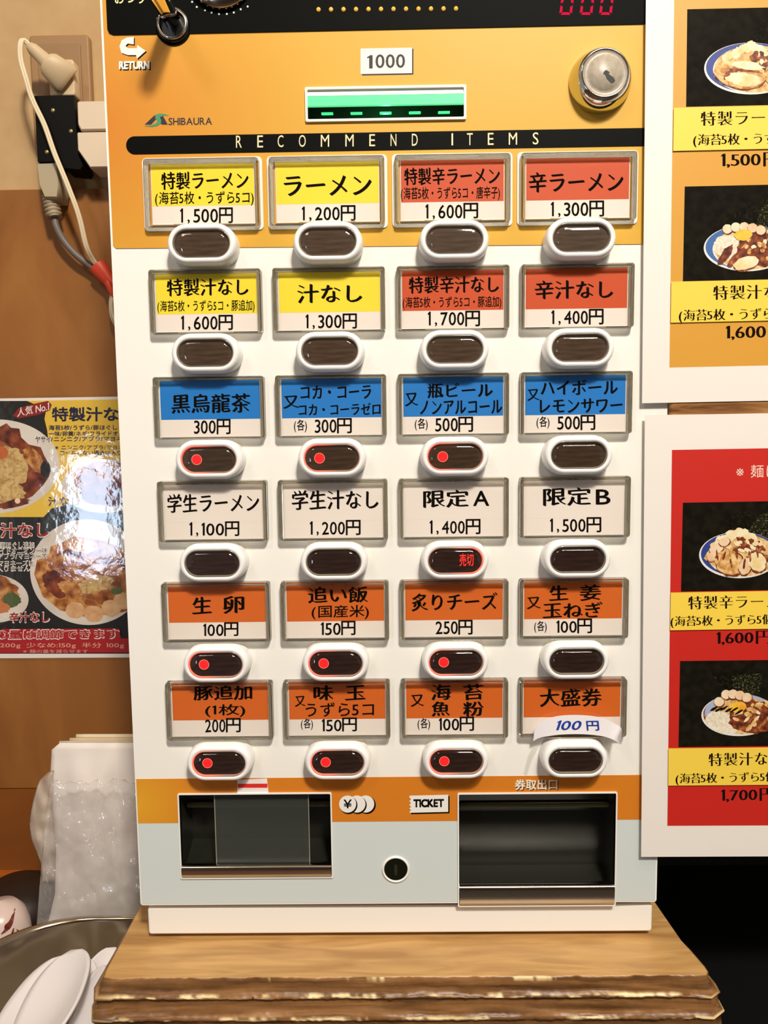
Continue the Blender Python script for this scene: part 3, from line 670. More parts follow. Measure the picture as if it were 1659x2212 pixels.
fa, fb = at(466, 1800, .004).x, at(668, 1800, .004).x
mb = MB(); mb.box(fa, fb, .004, .0046, z0 + .009, z1 - .0005); mb.build('clear_flap', clear_mat('flap_plastic', (.9, .92, .9), .12, 1.2, .05, hazecol='A8B0A8'), ch1)
mb = MB(); mb.box(fa - .0003, fa + .0003, .0034, .005, z0 + .008, z1 - .0005); mb.box(fb - .0003, fb + .0003, .0034, .005, z0 + .008, z1 - .0005); mb.build('flap_edge', M('8A8C7C', .3), ch1)
for o_, (x0, x1, z0, z1), fr in ((ch1, chg, .20), (ch2, tic, .16)):
    mb = MB(); zz = z1 - (z1 - z0)*fr; mb.bbox(x0 + .002, x1 - .0006, .012, .016, zz - .004, zz + .001, .0008); mb.build('cross_rail', M('4A4634', .3, .6), o_)
mb = MB(); mb.plate([px([(513, 1684), (577, 1681), (580, 1707), (580, 1712), (513, 1713)])], -.0005, None, 0); mb.plate([px([(514, 1692.5), (578, 1692), (578, 1701), (514, 1701)])], -.00055, None, 1)
mb.build('striped_sticker', [M('EFE9E4', .4), M('E02A1C', .5)], mach)
mb = MB(); k = 0
for cx, sh in ((790, 1), (771, 0), (751, 0)):
    for d, mt, yy in (((2.6, 2.2), 1, 0), ((0, 0), 0, 1)):
        k += 1; rr_ = 18.5 if mt == 0 else 19.2
        mb.plate([px([(cx + d[0]*(1 if sh or mt == 0 else .8) + rr_*math.cos(t), 1736 + d[1] + rr_*math.sin(t)) for t in [2*PI*i/28 for i in range(28)]])], -.0005 - k*4e-5, None, mt)
text(mb, '¥', (742, 1727, 760, 1746), -.00085, 'bold', 1)
mb.build('coin_marking', [M('EDE9E2', .5), INK], mach)
mb = MB()
tk = [(885, 1718), (968, 1716), (968, 1753), (885, 1755), (885, 1752), (888, 1749), (884, 1746), (888, 1742), (884, 1738), (888, 1734), (884, 1730), (888, 1726), (884, 1722)]
mb.plate([px([(u + 3, v + 3) for u, v in tk])], -.0005, None, 1); mb.plate([px(tk)], -.00055, None, 0); text(mb, 'TICKET', (893, 1726, 959, 1744), -.0006, 'heavy', 1)
mb.build('ticket_marking', [M('EDE9E2', .5), INK], mach)
mb = MB(); text(mb, '券取出口', (1114, 1685, 1206, 1708), -.0005, 'kaku', 1); text(mb, '券取出口', (1112, 1683, 1204, 1706), -.0006, 'kaku', 0); mb.build('lettering', [M('F2E2C8', .5), M('5A3A20', .6)], mach)
c_ = at(855, 1877, 0)
mb = MB(); mb.lathe([(.0106, -.0002), (.0105, -.0012), (.0098, -.0016), (.0091, -.0012), (.0088, .0)], (c_.x, 0, c_.z), (0, 1, 0), 40); kl = mb.build('key_lock', WHITE, mach)
mb = MB(); mb.lathe([(.0089, -.0006), (.0066, -.0005), (.0002, -.0004)], (c_.x, 0, c_.z), (0, 1, 0), 36); mb.build('lock_barrel', M('16190F', .25, .3), kl)
mb = MB(); mb.plate([[(c_.x-.0009, c_.z-.0048), (c_.x+.0009, c_.z-.0048), (c_.x+.0013, c_.z-.001), (c_.x+.0009, c_.z+.004), (c_.x-.0009, c_.z+.004), (c_.x-.0013, c_.z-.001)]], -.0007, None); mb.build('key_slot', M('4A4A40', .3, .7), kl)

# hand-written price slip taped over the last label
def slip(nu=28, nv=5):
    top = [(1152, 1600), (1156, 1575), (1170, 1559), (1205, 1547), (1255, 1545), (1300, 1551), (1338, 1569), (1343, 1580)]
    bot = [(1152, 1601), (1165, 1594), (1185, 1590), (1215, 1586.5), (1260, 1586), (1300, 1590), (1325, 1598), (1342, 1609)]
    A = spline([(u, v, 0) for u, v in top], 4); B = spline([(u, v, 0) for u, v in bot], 4); mb = MB(); loops = []
    for j in range(nv + 1):
        row = []
        for i in range(len(A)):
            t = j/nv; p = A[i].lerp(B[i], t); s_ = i/(len(A)-1); y = -.0078 - .0015*math.sin(PI*s_) - max(0, s_-.72)**2*.16
            q_ = at(p.x, p.y, y); row.append(q_)
        loops.append(row)
    n = len(A); back = [[p + Vector((0, .0003, 0)) for p in l] for l in reversed(loops)]
    mb.loft(loops + back + [loops[0]], closed=False, smooth=False); return mb
sl = slip().build('price_slip', M('EFEAEC', .6)); tag(sl, 'curled white paper slip with a blue handwritten price over the bottom right label', 'paper slip')
mb = MB(); text(mb, '100', (1202, 1556, 1256, 1577), -.0096, 'bold', 0, lean=.35); text(mb, '円', (1267, 1557, 1294, 1578), -.0096, 'bold', 0, lean=-.1); mb.build('lettering', M('123A9C', .5), sl)
tp = [at(1160, 1596, -.0085), at(1176, 1592, -.0085), at(1150, 1640, -.004), at(1138, 1676, -.0006), at(1131, 1672, -.0006), at(1142, 1632, -.004)]
mb = MB(); mb.add(tp + [p + Vector((0, .0002, 0)) for p in tp], [(0,1,2,5), (5,2,3,4), (6,11,8,7), (11,10,9,8)]); mb.build('clear_tape', clear_mat('clear_tape', (.985, .985, .98), .15, 1.0, .015), sl)

# ================================================================ posters on the right
PY = -.0042
wt = M('EFE8E0', .55, name='poster_paper')
AMBR, LYEL, PRED, PBLK, DINK = M('D89C34', .5), M('F6D44C', .5), M('C92318', .5), noise_mat('photo_black', [(.3, '0E0D08'), (.7, '1E1B12')], 180, rough=.6, spec=.05), M('140A06', .7, spec=.05)
BOWL, BLUE, BLUE2 = M('E6E4E0', .5), M('2C3E8C', .5), M('3A6AA8', .5)
SOUP = noise_mat('photo_broth', [(.3, 'B0743A'), (.5, 'E2B878'), (.75, 'F4E0B8')], 220, rough=.5, detail=4)
MEAT = noise_mat('photo_pork', [(.3, 'A8662C'), (.5, 'E0B06A'), (.7, 'F2D49A')], 160, rough=.5, detail=4, distort=1.5)
DARKM = noise_mat('photo_sauce', [(.35, '4A1A0C'), (.55, '8A3E1C'), (.75, 'C88C54')], 260, rough=.5, detail=5)
NOOD = noise_mat('photo_noodles', [(.3, 'D8C8A4'), (.6, 'F2EAD8')], 260, rough=.5, detail=4, distort=2)
EGG = noise_mat('photo_egg', [(.3, 'E4B888'), (.7, 'F8E8CC')], 70, rough=.5)
YOLK = noise_mat('photo_yolk', [(.3, 'E8A020'), (.7, 'F8CC48')], 120, rough=.5)
NORI = noise_mat('photo_seaweed', [(.42, '0E0E08'), (.56, '2C2C1A'), (.70, '7C7A58')], 700, rough=.6, detail=6, spec=.05)
NORID = noise_mat('photo_dark_seaweed', [(.46, '0E0D08'), (.62, '1C1A10'), (.8, '443C22')], 600, rough=.6, detail=6, spec=.05)
GARL = noise_mat('photo_cabbage', [(.3, 'E8C880'), (.6, 'F4E8C4')], 140, rough=.5)
def dish(pr, cx, cy, rx, ry, kind, seed, xr=None):
    random.seed(seed)
    def edged(x, y, a, b_, m, ro=0, j=.06, n=26): pr.ell(x + .8, y + 1.6, a + 1.5, b_ + 1.3, DARKM, ro, j, n); pr.ell(x, y, a, b_, m, ro, j, n)
    if kind == 1: pr.rough([(cx-5, cy-40), (cx+5, cy-85), (cx+40, cy-118), (cx+115, cy-125), (cx+118, cy)], NORID, 4)
    if kind == 3: pr.rough([(cx-30, cy-40), (cx-28, cy-85), (cx+20, cy-100), (cx+60, cy-40)], NORID, 4); pr.rough([(cx+18, cy-40), (cx+28, cy-68), (cx+48, cy-88), (cx+62, cy-92), (cx+112, cy-86), (cx+115, cy)], NORI, 2)
    if kind == 2: pr.rough([(cx-50, cy-30), (cx-46, cy-70), (cx+10, cy-95), (cx+60, cy-120), (cx+120, cy-110), (cx+120, cy)], NORID, 4); pr.rough([(cx+22, cy-40), (cx+26, cy-80), (cx+50, cy-108), (cx+110, cy-98), (cx+115, cy-10)], NORI, 3)
    if kind == 4: pr.rough([(cx-55, cy-85), (cx+10, cy-100), (cx+52, cy-93), (cx+48, cy-40), (cx-20, cy-40)], NORID, 3); pr.rough([(cx-16, cy-84), (cx+52, cy-92), (cx+46, cy-38), (cx-4, cy-46)], NORI, 2)
    pr.ell(cx, cy, rx, ry, BOWL, n=48)
    pr.ell(cx+1, cy-2, rx-3, ry-2.5, BLUE if kind in (1, 3) else (BLUE2 if kind == 2 else DARKM), n=48)
    if kind == 4: pr.ell(cx+3, cy-6, rx-4, ry-5, M('A8B4D0', .5), n=40)
    pr.ell(cx+8, cy+2.5, rx-11, ry-5, BOWL, n=40)
    pr.ell(cx+9, cy+1, rx-13, ry-5, SOUP, n=40, jit=.01)
    if kind in (1, 3):
        pr.rough([(cx-76, cy+6), (cx-60, cy-20), (cx-34, cy-36), (cx-10, cy-52), (cx+12, cy-52), (cx+30, cy-44), (cx+66, cy-22), (cx+80, cy+14), (cx+40, cy+40), (cx-40, cy+36)], SOUP, 2.5)
        for k in range(12): pr.ell(cx - 50 + 8.5*k, cy - 20 - 27*math.sin(k/11*PI) + random.uniform(-5, 4), random.uniform(9, 14), random.uniform(7, 11), GARL, jit=.14, n=18)
        for k in range(16): pr.ell(cx + random.uniform(-6, 66), cy + random.uniform(-34, 12), random.uniform(6, 13), random.uniform(4, 8), DARKM, random.uniform(-1, 1), .25, 16)
        for k in range(14): pr.ell(cx + random.uniform(-50, 60), cy + random.uniform(-36, 14), random.uniform(4, 9), random.uniform(3, 6), GARL, random.uniform(-1, 1), .2, 14)
        if kind == 1:
            edged(cx-24, cy+12, 56, 31, MEAT, .15, .05); pr.ell(cx-44, cy+12, 17, 9, DARKM, -.6, .25, 20); pr.ell(cx-16, cy+24, 38, 14, GARL, .1, .12, 24); pr.ell(cx-10, cy+5, 34, 4, DARKM, .12, .3, 20); pr.ell(cx-8, cy-6, 36, 9, GARL, .12, .15, 22)
            edged(cx+54, cy+10, 24, 26, MEAT, .4, .1)
        else:
            for x, y, a, b_, ro in ((-50, -14, 16, 10, -.4), (-33, -29, 12, 9, -.3), (-58, 2, 13, 9, -.6)): edged(cx+x, cy+y, a, b_, EGG, ro, .05, 22)
            edged(cx-22, cy+16, 32, 26, MEAT, .4, .08); edged(cx+12, cy+24, 13, 18, EGG, .3, .06); edged(cx+38, cy+14, 18, 22, GARL, -.5, .08)
            for k in range(7): pr.ell(cx - 46 + 14*k + random.uniform(-3, 3), cy + random.uniform(-6, 22), 2.4, 12, DARKM, random.uniform(-.3, .4), .25, 12)
    else:
        pr.ell(cx-34, cy+(0 if kind == 2 else 16), 38, 27 if kind == 2 else 22, NOOD, .3, .05)
        pr.ell(cx+30, cy+4, 52, 36, DARKM, 0, .08)
        for k in range(26): pr.ell(cx + random.uniform(-6, 72), cy + random.uniform(-28, 28), random.uniform(4, 10), random.uniform(3, 7), random.choice([GARL, SOUP, MEAT, DARKM]), random.uniform(-1, 1), .18, 16)
        for k in range(5): edged(cx - 42 + (18*k if kind == 2 else 15*k), cy - 36 - 10*math.sin((k+1)/5.5*PI) + (12 if (kind == 4 and k == 0) else 0), 10.5, 10, EGG, 0, .04, 22)
        pr.ell(cx-8 if kind == 2 else cx-2, cy-28 if kind == 2 else cy-18, 19, 12, YOLK, -.1, .06, 26)
        if kind == 2:
            for x, y, a, b_, ro in ((-46, 14, 9, 26, .6), (-20, 20, 9, 28, .8)): pr.ell(cx+x, cy+y, a, b_, DARKM, ro, .14, 20)
            edged(cx-2, cy+32, 28, 14, GARL, -.3, .1, 24)
        else:
            for k in range(6): pr.ell(cx-54+11*k, cy-10 + random.uniform(-7, 5), 9, 2.4, NORID, -.5, .25, 12)
def poster(name, label, quad, sleeve, field, fieldmat, pics):
    root = thing(name, label, 'poster', at(1500, quad[2][1], PY), 'framed menu posters beside the machine')
    mb = MB(); mb.plate([px(quad, PY)], PY, PY + .0003); mb.build('paper_sheet', wt, root)
    pr = Print(PY - .00002); pr.poly(field, fieldmat)
    for p in pics:                           # parts of the print that do not overlap share a depth
        pr.k = 1; pr.poly(p['photo'], PBLK); dish(pr, *p['dish'])
        pr.k = 110; pr.poly(p['band'], LYEL)
        for i, (t, x, y, em, pt) in enumerate(p['lines']): pr.k = 111 if i < 2 else 2; pr.text_em(t, x, y, em, 'minchob', DINK, pitch=pt, wide=1.0 if i < 2 else 1.18)
    pr.k = 2
    if 'note' in pics[0]: t, x, y, em, pt = pics[0]['note']; pr.text_em(t, x, y, em, 'reg', M('F2D8C8', .5), pitch=pt)
    pr.build('printed_menu', root)
    mb = MB(); mb.plate([px(sleeve, PY)], PY - .0022, PY - .0019); mb.build('clear_sleeve', SLEEVE, root)
    return root
R_ = 2060
def ln(u, v, s=-.022): return (R_, v + s*(R_ - u))
poster('menu_poster', 'yellow menu poster with two bowl photos, upper of the two beside the machine',
       [(1397, -170), (1387, 871), ln(1387, 871, -.02), (R_, -184)], [(1390, -176), (1381, 868), (1387, 884), (1400, 888), ln(1400, 888, -.02), (R_, -190)],
       [(1458, -120), (1446, 794), ln(1446, 794), ln(1458, -120)], AMBR,
       [dict(photo=[(1484.5, 20), (1482, 231), ln(1482, 231), ln(1484.5, 20)], dish=(1622, 148, 101, 56, 1, 3), band=[(1454.5, 234), (1453, 327), ln(1453, 327), ln(1454.5, 234)],
             lines=[('特製ラーメン', 1513, 241, 34, 1.06), ('(海苔5枚・うずら5個)', 1498, 290, 27, .97), ('1,500円', 1559, 328, 37, 1.0)]),
        dict(photo=[(1479, 403), (1475, 608), ln(1475, 608), ln(1479, 403)], dish=(1613, 536, 93, 50, 2, 5), band=[(1449, 609), (1448, 697.5), ln(1448, 697.5), ln(1449, 609)],
             lines=[('特製汁なし', 1540, 617, 34, 1.06), ('(海苔5枚・うずら5個)', 1467, 669, 27, .97), ('1,600円', 1569, 700, 37, 1.0)])])
poster('menu_poster', 'red menu poster with two bowl photos, lower of the two beside the machine',
       [(1393, 897), (1385, 1851), ln(1385, 1851, -.004), ln(1393, 897, -.016)], [(1384, 905), (1390, 893), (1400, 889), ln(1400, 889, -.016), (R_, 1864), (1381, 1866)],
       [(1451.5, 972), (1441.5, 1784), ln(1441.5, 1784, -.004), ln(1451.5, 972, -.018)], PRED,
       [dict(photo=[(1475, 1086), (1471, 1278), ln(1471, 1278, -.016), ln(1475, 1086, -.018)], dish=(1597, 1199, 87, 50, 3, 8), band=[(1448, 1279.5), (1446.5, 1361), ln(1446.5, 1361, -.016), ln(1448, 1279.5, -.016)],
             lines=[('特製辛ラーメン', 1486, 1288, 31.5, 1.06), ('(海苔5枚・うずら5個)', 1449, 1331, 24.5, .97), ('1,600円', 1549, 1362, 34, 1.0)], note=('※麺は', 1589, 1005, 30, 1.06)),
        dict(photo=[(1469, 1428), (1465.5, 1614), ln(1465.5, 1614, -.012), ln(1469, 1428, -.012)], dish=(1595, 1545, 80, 45, 4, 9), band=[(1443, 1615.5), (1442.5, 1696), ln(1442.5, 1696, -.008), ln(1443, 1615.5, -.01)],
             lines=[('特製汁なし', 1530, 1627, 31, 1.06), ('(海苔5枚・うずら5個)', 1460, 1671, 24, .97), ('1,700円', 1559, 1702, 33, 1.0)])])
# wooden plank behind the posters
mb = MB(); z0 = at(1540, 1760, .03).z
mb.bbox(0.1999, 0.62, -.0034, .024, z0, .40, .002)
pk = mb.build('wooden_plank', noise_mat('cracked_plank', [(0.28, '3A2410'), (0.4, '8A5A2C'), (0.55, 'B98A52'), (0.8, 'CFA268')], 16, (1, 4, 9), .6, 8, .3, .3, .8)); tag(pk, 'rough wooden plank showing in the gap between the two right posters', 'wooden plank')

# ================================================================ poster on the left wall
QY = WY - .0084
lp_ = thing('food_poster', 'laminated noodle dish poster on the brown wall left of the machine', 'poster', at(100, 1420, QY))
mb = MB(); mb.plate([px([(-330, 866), (300, 856), (322, 1420), (-330, 1424)], QY)], QY, QY + .0004); mb.build('paper_sheet', wt, lp_)
pr = Print(QY - .00002); LB, NAVY, WTX, RTX = M('E8C040', .5), M('14163A', .5), M('F0E6DC', .5), M('A01C18', .5)
LBLK = M('16140E', .5); PLATE = noise_mat('photo_plate', [(.3, 'CFC4B8'), (.7, 'E6DCD0')], 20, rough=.5)
FRY = noise_mat('photo_stir', [(.3, '5A2A0C'), (.48, 'A05A24'), (.66, 'D09A54')], 75, rough=.5, detail=6, distort=.8)
FRYD = noise_mat('photo_sauce_dark', [(.3, '3A1408'), (.55, '7C3414'), (.8, 'A85828')], 90, rough=.5, detail=5)
TAN = noise_mat('photo_tan_noodles', [(.3, 'A87C40'), (.6, 'D8B878')], 110, rough=.5, detail=5, distort=2)
ONI = noise_mat('photo_onion', [(.3, 'C88C58'), (.6, 'E8C090')], 60, rough=.5)
MINCE = noise_mat('photo_mince', [(.34, '7A3A14'), (.5, 'B4702E'), (.68, 'DCA868')], 95, rough=.5, detail=6)
pr.poly([(-320, 872), (298, 862), (310, 1118), (-320, 1120)], LB)
pr.poly([(-320, 867), (58, 866), (100, 884), (96, 905), (102, 930), (104, 950), (92, 965), (60, 975), (-320, 980)], LBLK)
pr.poly([(-320, 1116.5), (96, 1117), (300, 1117), (322, 1412), (-320, 1412)], LBLK)
pr.poly([(94, 1117), (112, 1098), (150, 1090), (290, 1092), (300, 1175), (120, 1180), (80, 1160)], M('2A2A1C', .5))
pr.ell(-14, 1008, 143, 102, PLATE, -.06, n=60)
pr.poly([(-160, 960), (-40, 935), (0, 922), (14, 914), (24, 924), (42, 926), (46, 945), (62, 960), (88, 966), (96, 985), (108, 1005), (106, 1030), (92, 1050), (70, 1072), (40, 1086), (0, 1098), (-160, 1100)], FRYD)
pr.ell(-14, 985, 66, 36, FRY, .5, .08); pr.ell(20, 1008, 46, 40, TAN, .9, .08); pr.ell(-5, 1058, 60, 30, TAN, .2, .1); pr.ell(75, 995, 34, 16, FRY, .9, .12); pr.ell(98, 1014, 11, 18, LBLK, 0, .08); pr.ell(2, 978, 16, 13, M('C0602C', .5), 0, .1); pr.ell(30, 1088, 34, 9, FRYD, -.2, .15); pr.ell(38, 1082, 6, 6, EGG)
pr.ell(225, 1050, 92, 58, PLATE, 0, n=50); pr.ell(230, 1034, 76, 36, FRY, 0, .06); pr.ell(240, 1066, 66, 28, FRYD, 0, .08)
pr.ell(190, 1236, 125, 114, PLATE, .10, n=60)
pr.poly([(74, 1240), (80, 1210), (105, 1200), (110, 1180), (140, 1170), (160, 1158), (200, 1163), (230, 1170), (300, 1200), (312, 1310), (250, 1326), (180, 1332), (130, 1318), (92, 1288)], MINCE)
pr.ell(148, 1198, 46, 12, FRYD, -.45, .1); pr.ell(175, 1178, 36, 14, ONI, .15, .1); pr.ell(152, 1225, 50, 24, FRY, .3, .1); pr.ell(120, 1262, 34, 22, FRYD, .9, .12); pr.ell(215, 1290, 40, 24, FRY, .2, .1); pr.ell(206, 1262, 42, 18, TAN, -.2, .15); pr.ell(150, 1270, 24, 14, MINCE, .3, .15)
for x, y in ((163, 1318), (202, 1326), (240, 1314), (266, 1298)): pr.ell(x, y, 21, 18, ONI, .2, .05)
pr.ell(252, 1276, 14, 8, M('5A6A34', .6), 0, .2)
pr.ell(-14, 1293, 76, 52, PLATE, 0.05, n=40); pr.ell(-20, 1285, 62, 42, FRY, 0, .07); pr.ell(26, 1296, 19, 16, M('4A5A2C', .6), 0, .1); pr.ell(-8, 1310, 30, 14, M('C8763A', .5), .2, .1)
def outl(t, box, m, s='kaku', so='heavy', sl=-.01):
    pr.text(t, (box[0]-2.2, box[1]-2, box[2]+2.2, box[3]+2), so, WTX, slope=sl); pr.text(t, box, s, m, slope=sl)
pr.poly([(28, 898), (40, 882), (70, 873), (104, 866), (112, 874), (108, 886), (84, 896), (40, 904)], M('8A1A18', .5))
pr.text('人気', (37, 878, 71, 898), 'pen', WTX, slope=-.2); pr.text('No.1', (77, 872, 106, 889), 'pen', WTX, slope=-.2)
pr.text('特製汁なし', (112, 879, 292, 910), 'kaku', NAVY, slope=-.004)
pr.text('海苔5枚/うずら/豚ほぐし', (105, 918, 253, 929), 'bold', NAVY, slope=-.004); pr.text('一味/卵黄/ネギ/フライドオニオン', (105, 931, 292, 942), 'bold', NAVY, slope=-.004)
outl('ヤサイ', (76, 942, 110, 956), NAVY, 'bold', 'heavy', 0); pr.text('/ニンニク/アブラ/マヨネーズ', (110, 942, 292, 953), 'bold', NAVY, slope=-.006)
pr.text('※ニンニク/アブラ/マヨネーズ', (119, 961, 292, 971), 'reg', NAVY, slope=0); pr.text('コールしない場合は入りません', (130, 973, 300, 983), 'bold', NAVY, slope=0)
pr.text('汁なし', (104, 1073, 172, 1093), 'bold', NAVY, slope=-.006)
outl('辛汁なし', (-34, 1130, 105, 1161), RTX)
outl('豚ほぐし追加', (2, 1172, 72, 1183), LBLK, 'reg', 'heavy'); outl('フライドオニオン/一味', (-22, 1184, 102, 1195), LBLK, 'reg', 'heavy'); outl('アブラ/マヨネーズ', (-2, 1196, 101, 1206), LBLK, 'reg', 'heavy')
outl('マヨネーズは', (-2, 1212, 72, 1221), LBLK, 'reg', 'heavy'); outl('入りません', (-6, 1224, 63, 1233), LBLK, 'reg', 'heavy')
outl('辛汁なし', (20, 1322, 106, 1344), RTX)
pr.poly([(-320, 1380), (-320, 1411), (322, 1409), (322, 1378)], M('AE1A1C', .5)); pr.poly([(4, 1380), (4, 1358), (258, 1357), (262, 1378)], M('AE1A1C', .5))
outl('の量は調節できます', (-10, 1360, 256, 1380), M('AE1A1C', .5), 'kaku', 'heavy', -.006)
pr.text('200g 少なめ:150g 半分 100g', (0, 1388, 268, 1401), 'reg', M('E8B8A0', .5), slope=0)
pr.text('※麺の量を減らせます', (50, 1403, 190, 1411), 'reg', M('E0A898', .5), slope=0)
pr.build('printed_picture', lp_)
mb = MB(); mb.plate([px([(-336, 860), (302, 852), (324, 1424), (-336, 1428)], QY)], QY - .0022, QY - .0019); mb.build('laminate', clear_mat('wavy_laminate', rough=.07, refl=1.2, wrinkle=.10, wscale=60), lp_)

# ================================================================ outlet, plugs and cords
OUTY = WY
op = R4(69, 84, 209, 330, OUTY)
out_ = thing('wall_outlet', 'beige two-socket wall outlet plate on the cream wall', 'outlet', at(140, 330, OUTY))
mb = MB(); mb.bbox(op[0], op[1], OUTY - .008, OUTY - .0003, op[2], op[3], .002); mb.build('cover_plate', M('96724A', .5), out_)
mb = MB(); mb.bbox(op[0] + .009, op[1] - .009, OUTY - .0098, OUTY - .0081, op[2] + .01, op[3] - .01, .0008); mb.build('socket_insert', M('8E6C46', .5), out_)
PLUGM = M('CDB590', .5, name='yellowed_plug')
def pb(u0, v0, u1, v1, y0, y1, b=.0015, mat=0, mb=None):
    mb = mb or MB(); x0, x1, z0, z1 = R4(u0, v0, u1, v1, y0); mb.bbox(x0, x1, y0, y1, z0, z1, b, mat); return mb
# swivel plug with its thin twin cord
wp = thing('plug_with_white_cord', 'off-white swivel plug with thin white cord in the upper socket', 'plug', at(130, 200, OUTY - .02))
pb(103, 128, 162, 206, OUTY - .024, OUTY - .010).build('plug_base', PLUGM, wp)
mb = MB()
pa, pm, pc = at(62, 98, OUTY - .045), at(98, 128, OUTY - .036), at(148, 176, OUTY - .027)
def slab(mb, cs):      # cs: (centre, half width along e, half thickness)
    d = (pc - pa).normalized(); e = d.cross(Vector((0, 1, 0))).normalized(); g = e.cross(d)
    mb.loft([[c + e*w*math.cos(t) * (1 if True else 1) + g*h*math.sin(t) for t in [2*PI*k/20 for k in range(20)]] for c, w, h in cs], cap0=True, cap1=True, smooth=True)
dd = pc - pa
slab(mb, [(pa - dd*.03, .002, .002), (pa, .004, .004), (pa + dd*.10, .0062, .0055), (pa + dd*.40, .0072, .0065), (pa + dd*.43, .0096, .0075), (pa + dd*.5, .0125, .008), (pa + dd*.92, .0165, .008), (pc, .015, .004)])
mb.build('plug_head', M('C4AC88', .5), wp)
wc = [at(62, 96, OUTY - .046), at(50, 86, OUTY - .048), at(44, 98, OUTY - .05), at(45, 130, OUTY - .05), at(56, 170, OUTY - .05), at(70, 215, OUTY - .048), at(96, 270, OUTY - .047), at(118, 332, OUTY - .046), at(146, 400, OUTY - .045), at(170, 465, OUTY - .042), at(186, 530, OUTY - .036), at(200, 560, OUTY - .028), at(216, 580, OUTY - .022)]
CORD = M('DCC8A6', .5, name='cream_cord')
sp = spline(wc, 8)
mb = MB(); mb.tube([p + Vector((-.0011, 0, 0)) for p in sp], .0017, 10); mb.tube([p + Vector((.0011, 0, 0)) for p in sp], .0017, 10); mb.build('cord', CORD, wp)
tail = spline([at(216, 584, OUTY - .022), at(228, 606, OUTY - .022), at(240, 630, OUTY - .022), at(238, 660, OUTY - .024), at(243, 690, OUTY - .024), at(262, 716, OUTY - .022), at(300, 730, OUTY - .022)], 8)
mb = MB(); mb.tube(tail, .0016, 10); mb.tube([p + Vector((.0026, -.003, 0)) for p in tail], .0016, 10); mb.build('cord_end', CORD, wp)
# black tap
bt = thing('socket_adapter', 'black multi-way socket adapter block plugged into the wall outlet', 'socket adapter', at(120, 350, OUTY - .02))
TAP = M('070605', .45, spec=.12)
x0, x1, z0, z1 = R4(74, 207, 166, 348, OUTY - .040)
x2 = at(186, 362, OUTY - .040).x; z2 = at(140, 358, OUTY - .04).z
mb = MB(); mb.plate([[(x0, z0), (x0, z1), (x1, z1), (x1 + .002, z2 + .01), (x1 + .006, z2 + .0), (x1 + .003, z2 - .004), (x0 + .026, z2 - .002), (x0 + .024, z0)][::-1]], OUTY - .040, OUTY - .0102); mb.build('housing', TAP, bt)
for u, v in ((114, 238), (153, 283), (101, 328)):
    p = at(u, v, OUTY - .0402); mb = MB(); mb.lathe([(.0021, 0), (.0018, -.0005), (.0004, -.0007)], (p.x, OUTY - .0401, p.z), (0, 1, 0), 16, 0, False, True); mb.build('screw', M('B8A870', .3, .8), bt)
# two white chargers
for k, (v0, v1, lab) in enumerate(((217, 280, 'white charger block on the black adapter, upper of the two'), (284, 362, 'white charger block on the black adapter, lower of the two'))):
    t = thing('charger_block', lab, 'charger', at(200, v1, OUTY - .02), 'white chargers on the socket adapter')
    y0, y1 = OUTY - .044, OUTY - .014
    x0 = at(165, v0, y0).x; x1 = at(262, v0, y0).x; z1 = at(200, v0, y0).z; z0 = at(200, v1, y0).z; ch = .005 if k == 0 else .012
    o_ = [(x0 + ch*.5, z0), (x1, z0), (x1, z1), (x0 + .0015, z1), (x0, z1 - .0015), (x0 - .0002, z0 + ch*1.3), (x0 + ch*.12, z0 + ch*.7)] if k == 0 else [(x0 + ch*1.0, z0), (x1, z0), (x1, z1), (x0 + .001, z1), (x0, z1 - .001), (x0, z0 + ch*1.5)]
    mb = MB(); ins_ = lambda s_: [((p[0] - (x0+x1)/2)*s_ + (x0+x1)/2, (p[1] - (z0+z1)/2)*s_ + (z0+z1)/2) for p in o_]
    mb.loft([[(a, y1, c) for a, c in o_], [(a, y0 + .002, c) for a, c in o_], [(a, y0, c) for a, c in ins_(.94)]], cap0=True, cap1=True); mb.build('charger_body', M('D2BFA6', .45), t)
# grey plug under the tap with ribbed strain relief and cord
gp = thing('grey_plug', 'grey plug with ribbed strain relief and dark grey cord below the black adapter', 'plug', at(110, 470, OUTY - .03))
GRY = M('A8987C', .55); y0, y1 = OUTY - .038, OUTY - .012
A_ = [(78, 350), (122, 347), (128, 400), (124, 428), (96, 428), (84, 400)]
mb = MB(); o_ = px(A_, y0); mb.loft([[(a, y1, c) for a, c in o_], [(a, y0 + .003, c) for a, c in o_], [(a*.9 + .1*sum(p[0] for p in o_)/6, y0, c*.9 + .1*sum(p[1] for p in o_)/6) for a, c in o_]], cap0=True, cap1=True, smooth=True); mb.build('plug_body', GRY, gp)
sp = spline([at(108, 424, OUTY - .026), at(112, 445, OUTY - .026), at(118, 470, OUTY - .026)], 12)
mb = MB(); mb.tube(sp, [.0072 + (.0012 if (i // 2) % 2 == 0 else -.0012) for i in range(len(sp))], 16); mb.build('strain_relief', GRY, gp)
sp = spline([at(116, 462, OUTY - .026), at(122, 490, OUTY - .026), at(138, 520, OUTY - .024), at(164, 550, OUTY - .022), at(192, 572, OUTY - .02), at(212, 588, OUTY - .02)], 8)
mb = MB(); mb.tube(sp, .0036, 12); mb.build('cord', M('6A6058', .5), gp)
